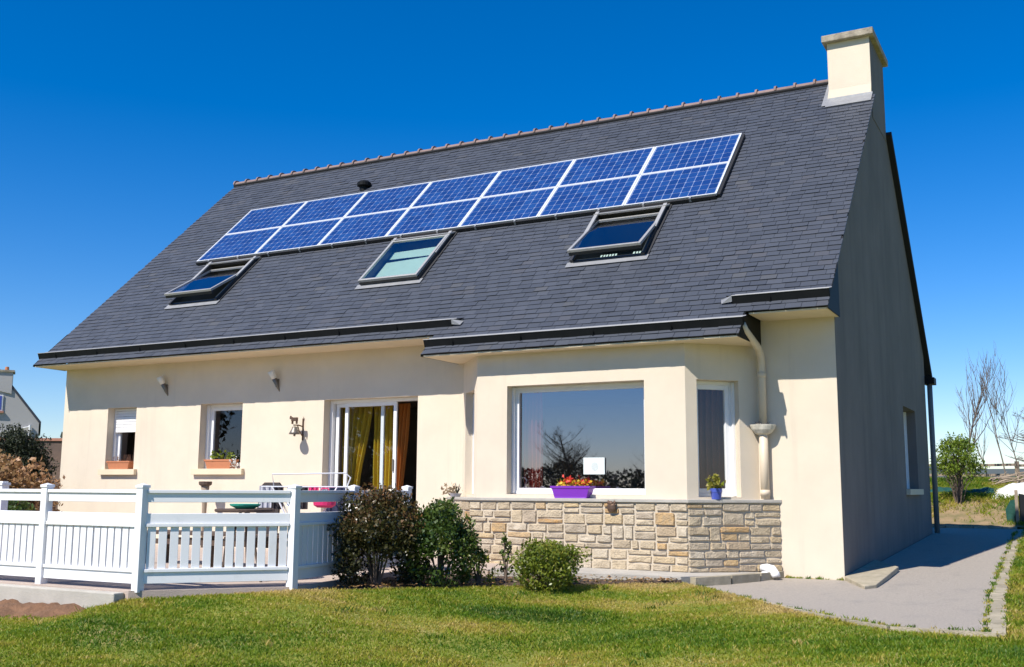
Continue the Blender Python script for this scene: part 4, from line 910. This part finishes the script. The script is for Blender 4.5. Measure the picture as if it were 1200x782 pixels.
# ================================================================== PLANTS
def bush(name, c, rx_, ry_, h, nleaf, size, m, label, nst=14, cat='shrub', clump=.30, low=.07, redtop=0.0, tbase=.5):
    c = Vector(c); t = thing(name, c, label, cat); b = MB(); tips = []
    for k in range(nst):
        a = random.uniform(0, 6.28); rr = math.sqrt(random.random()); zt_ = h*random.uniform(.45, .98); f = math.sqrt(max(0, 1-(zt_/h*1.0-.38)**2*2.5))
        p = Vector((rx_*rr*f*math.cos(a), ry_*rr*f*math.sin(a), zt_)); mid = Vector((p.x*.35, p.y*.35, zt_*.5)); s = Vector((p.x*.12, p.y*.12, 0))
        b.tube([c+s, c+mid, c+p], [.014, .010, .004], 5); tips.append(p)
        for _ in range(2):
            q = mid.lerp(p, random.uniform(.2, .8)); e = q + Vector((random.gauss(0, .22*rx_), random.gauss(0, .22*ry_), random.uniform(.02, .2)*h)); b.tube([c+q, c+e], [.007, .003], 4); tips.append(e)
    b.build('stems', M['twig'], t)
    cl = np.array([tuple(p) for p in tips]); extra = []
    for _ in range(int(nst*3.6)):
        a = random.uniform(0, 6.28); ph_ = random.uniform(-1.0, 1.45); extra.append((rx_*.92*math.cos(a)*math.cos(ph_)*random.uniform(.75, 1.04), ry_*.92*math.sin(a)*math.cos(ph_)*random.uniform(.75, 1.04), h*(.42+.5*math.sin(ph_)*random.uniform(.75, 1.08))))
    cl = np.concatenate([cl, np.array(extra)]); cl = cl[cl[:, 2] > low*h]
    which = RNG.integers(0, len(cl), nleaf); ct = RNG.random(len(cl))
    r = clump*min(rx_, h)*(.5+.5*RNG.random(nleaf))[:, None]; dirs = RNG.normal(size=(nleaf, 3)); dirs /= np.linalg.norm(dirs, axis=1)[:, None]
    P = cl[which] + dirs*r; P[:, 2] = np.maximum(P[:, 2], .03); P += np.array(c)
    V, F = leaves(P, size); hh = (P[:, 2]-c.z)/h
    tint = np.clip(tbase + .55*(ct[which]-.5) + .35*(RNG.random(nleaf)-.5) + redtop*(hh-.6), 0, 1); build_np('foliage', V, F, m, t, tint); return t
bush('photinia_shrub', (-4.52, -4.08, .06), .56, .54, 1.06, 21000, .042, M['photinia'], 'tall dark shrub with reddish leaves beside the white fence', 20, redtop=.85, tbase=.42)
bush('evergreen_shrub', (-3.93, -3.62, .06), .44, .46, .92, 13500, .042, M['green'], 'mid green shrub growing between the dark red shrub and stone facing', 16)
bush('round_shrub', (-2.80, -3.08, .05), .40, .40, .48, 7500, .040, M['yellowgreen'], 'low rounded yellow green shrub in front of the stone facing', 15, tbase=.4)
bush('sapling', (-3.60, -3.28, .05), .24, .2, .40, 520, .045, M['yellowgreen'], 'thin straggly seedling plants between the green and rounded shrubs', 9, cat='seedling', clump=.22)
bush('young_shoot', (-3.38, -3.0, .05), .08, .08, .62, 230, .045, M['green'], 'single upright leafy shoot in front of the stone facing', 4, cat='seedling', clump=.12, tbase=.7)
bush('hedge_shrub', (-14.55, -1.92, .1), 1.22, .9, 1.52, 13000, .085, M['bronzeleaf'], 'orange brown leafed shrub at the left behind the fence', 22, tbase=.6, clump=.25)
bush('hedge_shrub', (-13.2, -2.8, .1), .8, .7, .85, 3600, .07, M['green'], 'low green shrub in front of the orange brown shrub', 16)
bush('round_conifer', (-18.6, 1.5, .1), .86, .78, 2.34, 22000, .055, M['conifer'], 'dense dark rounded evergreen in front of the grey neighbouring house', 26, cat='conifer', clump=.28)
bush('garden_shrub', (.10, 14.1, gz1(.10, 14.1)-.03), .66, .6, 1.72, 5200, .060, M['fresh'], 'bright green multi stemmed shrub behind the driveway end', 26, clump=.24, low=.42, tbase=.5)
# bare trees
def bare_tree(name, c, h, label, lean=(0, 0), spread=.5, nb=14, r0=.09, seed=1, weep=0.0, trunks=1, depth=3):
    rs = random.Random(seed); c = Vector(c); t = thing(name, c, label, 'tree'); tr = MB(); br = MB()
    def limb(p, d, L, r, dep, mb):
        pts = [p]; rr = [r]; n = 5
        for i in range(n):
            d = (d + Vector((rs.gauss(0, .10), rs.gauss(0, .10), rs.gauss((.05 if dep == 0 else .13)-weep*.16, .06)))).normalized(); p = p + d*(L/n); pts.append(p); rr.append(r*(1-.80*(i+1)/n))
        mb.tube(pts, rr, 6 if dep == 0 else 4, cap=False)
        if dep >= depth: return
        k = nb if dep == 0 else int(5 + 3*rs.random())
        for j in range(k):
            f = rs.uniform(.22 if dep == 0 else .15, .97); i = min(int(f*n), n-1); q = pts[i].lerp(pts[i+1], f*n-i); a = rs.uniform(0, 6.28)
            side = Vector((math.cos(a), math.sin(a), 0)); nd = (d*(1-spread) + side*spread*rs.uniform(.5, 1.0) + Vector((0, 0, (.10 if dep == 0 else .30)-weep*.6))).normalized()
            limb(q, nd, L*rs.uniform(.32, .58)*(1.15-.60*f if dep == 0 else 1), max(.0052, r*(1-.8*f)*.5), dep+1, br)
    for k in range(trunks): limb(c + Vector((k*.18-(trunks-1)*.09, 0, 0)), Vector((lean[0]+(k-.5*(trunks-1))*.12, lean[1], 1)).normalized(), h*(1-.12*k), r0*(1-.15*k), 0, tr)
    tr.build('trunk', M['bark'], t); br.build('crown', M['twig'], t)
bare_tree('bare_tree', (.12, 17.6, gz1(.12, 17.6)-.05), 3.05, 'tall leafless tree with upright branches behind the green shrub', (-.05, 0), .46, 22, .042, 3, depth=2)
bare_tree('bare_tree', (.48, 18.6, gz1(.48, 18.6)-.05), 2.3, 'slender leafless tree between the tall bare tree and the brambles', (.03, 0), .40, 9, .022, 5, depth=2)
bare_tree('bare_tree', (1.0, 18.2, gz1(1.0, 18.2)-.05), 3.0, 'leafless sapling by the rail fence near the picture edge', (-.02, 0), .42, 12, .024, 11, depth=2)
bare_tree('bare_tree', (1.45, 18.6, gz1(1.45, 18.6)-.05), 2.9, 'twiggy leafless shrub like tree at the frame edge by the rail fence', (.05, 0), .48, 13, .022, 17, trunks=2, depth=2)
bare_tree('spreading_tree', (1.80, 17.2, gz1(1.80, 17.2)-.05), 2.3, 'spreading leafless tree with drooping twigs at the garden edge', (-.1, 0), .78, 22, .06, 8, weep=.45)
bare_tree('bare_tree', (-29.5, 14.0, .0), 4.2, 'faint leafless tree beyond the brown garden wall', (.1, 0), .6, 14, .09, 21)
# fallen branches
b = MB(); rs = random.Random(4)
for k in range(46):
    p = Vector((rs.uniform(.55, 1.5), rs.uniform(16.4, 17.3), 0)); p.z = gz1(p.x, p.y)+rs.uniform(.0, .22); a = rs.uniform(-.5, .5)+(0 if rs.random() < .7 else 1.4); L = rs.uniform(.4, 1.1); d = Vector((math.cos(a), math.sin(a)*.4, rs.uniform(-.12, .3)))
    b.tube([p, p+d*L*.5+Vector((0, 0, rs.uniform(-.04, .06))), p+d*L], [rs.uniform(.012, .03), .015, .006], 5)
tag(b.build('brushwood', M['post'], kind='stuff'), 'heap of cut branches below the rail fence', 'brushwood')
# post and rail fence
t = thing('rail_fence', (.8, 19.5, 1.4), 'weathered post and rail fence along the skyline behind the driveway', 'fence'); px = [-2.6, -.6, 1.22, 3.2]; yF = 19.3
for x in px: b = MB(); z = gz1(x, yF); b.box(x-.06, x+.06, yF-.06, yF+.06, z-.2, 2.02 if x > 0 else 1.98); b.build('fence_post', M['post'], t, bevel=.008)
for z in (1.90, 1.62):
    for k in range(3): b = MB(); b.prism([(px[k]-.02, yF-.10, z-.04), (px[k]-.02, yF-.065, z-.04), (px[k]-.02, yF-.065, z+.03), (px[k]-.02, yF-.10, z+.03)], (px[k+1]-px[k]+.03, 0, random.uniform(-.02, .02)+.01)); b.build('fence_rail', M['post'], t)
# tarps, post and bin near the bank
def drape(name, x0, x1, y0, y1, zf, m, label, cat, hgt, ed=.05):
    n, k = 26, 10; V = []
    for j in range(k+1):
        for i in range(n+1):
            x = x0+(x1-x0)*i/n; y = y0+(y1-y0)*j/k; e = math.sin(math.pi*j/k)**.6 * min(1, 4*i/n+.15, 4*(1-i/n)+.15); V.append((x, y, gz1(x, y)+.01+zf(i/n)*e*hgt + .02*math.sin(i*1.7+j)))
    b = MB(); b.add(V, [(j*(n+1)+i, j*(n+1)+i+1, (j+1)*(n+1)+i+1, (j+1)*(n+1)+i) for j in range(k) for i in range(n)]); return tag(b.build(name, m), label, cat)
drape('green_tarp', -.9, 1.15, 14.9, 15.8, lambda s: 1.0+.3*math.sin(s*9), M['tarp_green'], 'dark green tarpaulin draped low along the top of the bank', 'tarpaulin', .12)
drape('white_sheet', 0.80, 3.2, 14.4, 16.2, lambda s: 1.0, M['tarp_white'], 'white plastic sheet covering a low bed at the right of the bank', 'sheet', .26)
t = thing('wooden_post', (1.46, 12.9, .35), 'short brown wooden post at the foot of the bank', 'post'); b = MB(); b.box(1.42, 1.49, 12.86, 12.93, .3, 1.20); b.build('shaft', M['post'], t, bevel=.006)
t = thing('garden_net', (1.6, 13.0, .35), 'dark green net screen fixed behind the brown wooden post', 'net'); b = MB()
b.prism([(1.22, 13.05, .42), (1.40, 12.97, .40), (1.42, 12.96, .98), (1.32, 13.02, .96), (1.20, 13.1, .75)], (.01, .012, 0)); b.build('net_sheet', M['tarp_green'], t)
b = MB(); b.prism([(1.50, 12.96, .35), (2.6, 13.4, .35), (2.6, 13.4, .80), (1.50, 12.96, 1.12)], (.01, .02, 0)); b.build('net_panel', M['dark'], t)

# ================================================================== NEIGHBOURING HOUSE, garden wall
nb = thing('neighbour_house', (-28, 9, 0), 'grey gabled house with a chimney beyond the hedge at the left', 'house')
dirn = Vector((-25.0-CAM[0], 7.05-CAM[1], 0)).normalized(); Ug = Vector((dirn.y, -dirn.x, 0)); Eo = Vector((-25.83, 7.62, 0))   # right eave corner of its gable
def G(u, z, d=0): p = Eo + Ug*u + dirn*d; return (p.x, p.y, z)
b = MB(); b.prism([G(-9, -.2), G(0, -.2), G(0, 3.12), G(-4.5, 8.79), G(-9, 3.12)], dirn*8); b.build('wall', M['neigh'], nb)
b = MB(); b.prism([G(.06, 3.05, -.02), G(.06, 3.16, -.02), G(-4.5, 8.90, -.02), G(-4.5, 8.79, -.02)], dirn*8.1); b.build('roof', M['slate_j'], nb)
b = MB(); b.prism([G(-1.75, 4.2, -.04), G(-.84, 4.0, -.04), G(-.84, 4.68, -.04), G(-1.75, 4.68, -.04)], dirn*.7); b.build('chimney', M['neigh'], nb)
b = MB(); b.prism([G(-1.80, 4.68, -.08), G(-.79, 4.68, -.08), G(-.79, 4.74, -.08), G(-1.80, 4.74, -.08)], dirn*.8); b.build('chimney_cap', M['cap'], nb)
for u in (-1.3, -1.02): b = MB(); b.lathe([(.07, 4.74), (.055, 4.86)], Vector(G(u, 0, .2)), 10); b.build('chimney_pot', M['terracotta'], nb)
wn = MB(); wn.prism([G(-2.0, 3.46, -.03), G(-1.06, 3.46, -.03), G(-1.06, 3.96, -.03), G(-2.0, 3.96, -.03)], dirn*.02); wn = wn.build('window', M['white'], nb)
b = MB(); b.prism([G(-1.97, 3.5, -.04), G(-1.10, 3.5, -.04), G(-1.10, 3.93, -.04), G(-1.97, 3.93, -.04)], dirn*.008); b.build('pane', M['blue'], wn)
b = MB(); b.prism([G(-2.05, 3.40, -.08), G(-1.02, 3.40, -.08), G(-1.02, 3.46, -.08), G(-2.05, 3.46, -.08)], dirn*.06); b.build('sill', M['coping'], wn)
b = MB(); b.tube([G(-.25, 3.05, -.06), G(-.25, 0, -.06)], .035, 8); b.build('drainpipe', M['white'], nb)
b = MB(); b.tube([G(-1.15, 2.78, -.06), G(-.25, 3.0, -.06)], .02, 6); b.build('drainpipe', M['white'], nb)
gw = thing('garden_wall', (-21, 4.2, 0), 'brown masonry wall with reddish coping between the hedge and our house', 'wall'); A = Vector((-23.5, 2.6, 0)); U = Vector((.86, .5, 0)); Nn = Vector((-.5, .86, 0))
b = MB(); b.obox(A, U*7, Nn*.25, (0, 0, 2.34)); b.build('masonry', M['brickwall'], gw)
b = MB(); b.obox(A - Nn*.04 + Vector((0, 0, 2.34)), U*7, Nn*.33, (0, 0, .07)); b.build('coping', M['coping'], gw)

# ================================================================== what the glass reflects: hedgerow and trees behind the camera
def hedgerow():
    n = 70000; a = RNG.uniform(R(-50), R(140), n); ang = R(180) + a; d = 55 + 6*RNG.random(n); hgt = 2.9 + .5*np.sin(a*9) + .35*np.sin(a*23) + .25*np.sin(a*61)
    x = CAM[0] + d*np.sin(ang); y = CAM[1] + d*np.cos(ang); z = -.5 + RNG.random(n)*hgt*1.15
    V, F = leaves(np.stack([x, y, z], 1), .34); o = build_np('hedgerow', V, F, M['conifer'], None, RNG.random(n)); tag(o, 'dark field hedge across the lawn, seen in the window glass', 'hedge', kind='stuff')
hedgerow()
for k, (x, y, h) in enumerate([(-27.6, -52, 5.4), (-21.6, -54, 5.2), (-14, -60, 6.5)]):
    bare_tree('field_tree', (x, y, -.5), h, ['broad bare field tree mirrored in the bay window', 'small bare field tree mirrored in the bay window', 'bare field tree far off across the lawn'][k], (0, 0), .86, 46, .17, 30+k, depth=3)

for x, y, h, rr, lb in ((-41, -45, 10.5, 6.0, 'tall dense evergreen across the garden mirrored in the patio door'), (-53, -36, 10.0, 6.0, 'tall dense evergreen far to the left mirrored in the small windows')):
    t = thing('evergreen_tree', (x, y, -.5), lb, 'tree'); b = MB(); b.tube([(x, y, -.5), (x+.1, y, h*.5), (x, y, h-1.5)], [.35, .25, .06], 8)
    for k in range(9): a = k*2.4; z = 1.2+k*.8; b.tube([(x, y, z), (x+rr*.6*math.cos(a), y+rr*.6*math.sin(a), z+1.0)], [.10, .03], 5)
    b.build('trunk', M['bark'], t); cl = RNG.normal(size=(90, 3)); cl /= np.linalg.norm(cl, axis=1)[:, None]; cl *= (RNG.random(90)**.4)[:, None]
    cl = cl*np.array([rr, rr, h*.5]) + np.array([x, y, h*.52]); wk = RNG.integers(0, 90, 9000); P = cl[wk] + RNG.normal(size=(9000, 3))*.55; P[:, 2] = np.maximum(P[:, 2], -.3)
    V, F = leaves(P, .42); build_np('crown', V, F, M['conifer'], t, RNG.random(9000))
# ================================================================== GRASS
def vis(P, mx=40):
    q = P - np.array(CAM); zc = q @ np.array(f_); xs = 600 + FPX*(q @ np.array(r_))/zc; ysn = 391 - FPX*(q @ np.array(u_))/zc
    return (zc > 1) & (xs > -mx) & (xs < 1200+mx) & (ysn > 0) & (ysn < 782+mx)
def fbm(x, y, s, seed):
    rg = np.random.default_rng(seed); o = np.zeros_like(x); a = 1.0
    for k in range(5):
        for _ in range(4):
            th = rg.uniform(0, 6.28); ph_ = rg.uniform(0, 6.28); o += a*np.sin((x*math.cos(th)+y*math.sin(th))*s*rg.uniform(.7, 1.3)+ph_)/4
        s *= 2.0; a *= .62
    return o
def grass(name, n, x0, x1, y0, y1, h, sel, seed, dry=0.0, label=None):
    x = RNG.uniform(x0, x1, n); y = RNG.uniform(y0, y1, n); z, d, ins = ground_z(x, y); P = np.stack([x, y, z], 1); k = vis(P) & ~ins & sel(x, y, d); x, y, z, d = x[k], y[k], z[k], d[k]; n = len(x)
    pat = fbm(x*.8+y*.35, y*1.5-x*.5, 1.5, seed)*1.2; pat2 = fbm(x, y, 5.5, seed+1)
    th = RNG.uniform(0, 6.28, n); hh = h*(.55+.7*RNG.random(n))*(1+.22*pat2-.15*np.clip(pat, -1, 1)); wd = .0055+.0035*RNG.random(n); ln = hh*RNG.uniform(.2, .9, n); ld = RNG.uniform(0, 6.28, n)
    ax, ay = np.cos(th)*wd, np.sin(th)*wd; bx_, by_ = np.cos(ld)*ln, np.sin(ld)*ln
    z = z-.012
    V = np.stack([np.stack([x-ax, y-ay, z], 1), np.stack([x+ax, y+ay, z], 1), np.stack([x+bx_*.35+ax*.7, y+by_*.35+ay*.7, z+hh*.6], 1), np.stack([x+bx_, y+by_, z+hh], 1)], 1).reshape(-1, 3)
    tint = np.clip(.43 + .34*pat + .14*pat2 + .22*(RNG.random(n)-.5) + dry*np.exp(-d/.35) , 0, 1)
    tint = np.where(RNG.random(n) < .08, np.clip(tint+.35, 0, 1), tint)
    o = build_np(name, V, np.arange(4*n).reshape(n, 4), M['grass'], None, tint, 'stuff'); tag(o, label, 'grass'); return n
grass('grass', 700000, -9, 4, -9.8, -1.4, .034, lambda x, y, d: ~((y > -6.95) & (x < -6.45)) | (d > .5), 11, .35, 'mown lawn of mixed green and straw coloured grass')
grass('grass', 90000, 1.5, 4.5, -4.8, 12.8, .06, lambda x, y, d: d > .01, 12, .1, 'strip of grass along the outer driveway kerb')
grass('bank_grass', 110000, -2.5, 4, 12.7, 20, .12, lambda x, y, d: (fbm(x, y, 2.2, 5) + (y-13.75)*.8 + np.clip(x-.5, 0, 2)*.8 + .35*RNG.normal(size=x.shape)) > .0, 14, 0, 'rough grass growing over the earth bank')

# weeds in the joints, litter in the bed, taller tufts in the lawn
def tufts(name, pts, h, m, label, nb=16, spread=.03):
    pts = np.array(pts); n = len(pts); k = RNG.integers(0, n, n*nb); B = pts[k] + np.stack([RNG.normal(0, spread, n*nb), RNG.normal(0, spread, n*nb), np.zeros(n*nb)], 1); hs_ = (h*(.5+RNG.random(n)))[k]*(.5+.6*RNG.random(n*nb)); th = RNG.uniform(0, 6.28, n*nb); ld = RNG.uniform(0, 6.28, n*nb); wd = .005
    A_ = np.stack([np.cos(th)*wd, np.sin(th)*wd, np.zeros(n*nb)], 1); L_ = np.stack([np.cos(ld)*hs_*.6, np.sin(ld)*hs_*.6, hs_], 1)
    V = np.stack([B-A_, B+A_, B+L_*[.35, .35, .6]+A_*.7, B+L_], 1).reshape(-1, 3); o = build_np(name, V, np.arange(4*n*nb).reshape(-1, 4), m, None, np.clip(.35+.3*RNG.normal(size=n)[k]+.2*(RNG.random(n*nb)-.5), 0, 1), 'stuff'); tag(o, label, 'weeds')
pts = []
for _ in range(150):
    y = random.uniform(-4.3, 11); pts.append((rx(y)+random.gauss(.0, .012), y, DZ(y)))
for _ in range(70):
    y = random.uniform(-3.8, 9); pts.append((rx(y)+.17+random.gauss(0, .015), y, DZ(y)))
fe = [(2.06, -4.40), (1.2, -4.42), (0.78, -4.10), (0.25, -3.61), (-0.49, -2.80), (-1.0, -2.33), (-1.47, -1.74)]
for _ in range(110):
    i = random.randrange(len(fe)-1); t_ = random.random(); x = fe[i][0]+(fe[i+1][0]-fe[i][0])*t_+.03; y = fe[i][1]+(fe[i+1][1]-fe[i][1])*t_+.05; pts.append((x, y, DZ(y)))
for _ in range(26): x = random.uniform(-.8, 0); pts.append((x, -.03, DZ(-.03)))
tufts('joint_weeds', pts, .035, M['grass'], 'little weeds sprouting along the driveway kerbs', 12, .018)
pts = []
while len(pts) < 130:
    x, y = random.uniform(-7, 2.5), random.uniform(-8.5, -2.5); z, d, ins = ground_z(np.array([x]), np.array([y]))
    if not ins[0] and d[0] > .12 and not (x < -6.3 and y > -7.0): pts.append((x, y, float(z[0])))
tufts('lawn_tufts', pts, .05, M['grass'], 'coarser tufts standing above the mown lawn', 22, .05)
n = 900; x = RNG.uniform(-4.7, -1.7, n); t_ = RNG.random(n); yo = np.interp(x, [-4.8, -4.34, -3.3, -2.3, -1.62], [-5.05, -4.42, -3.4, -2.45, -1.7]); yi = np.interp(x, [-5.06, -4.5, -3.4, -2.5, -1.66], [-2.02, -2.0, -1.87, -1.75, -1.64])
V, F = leaves(np.stack([x, yo+(yi-yo)*t_**1.6, .085+.02*RNG.random(n)], 1), .05, up=0); V[:, 2] = np.maximum(V[:, 2]*.35+.06, .06)
tag(build_np('dead_leaves', V, F, M['bronzeleaf'], None, RNG.random(n), 'stuff'), 'dry fallen leaves and litter under the shrubs', 'litter')
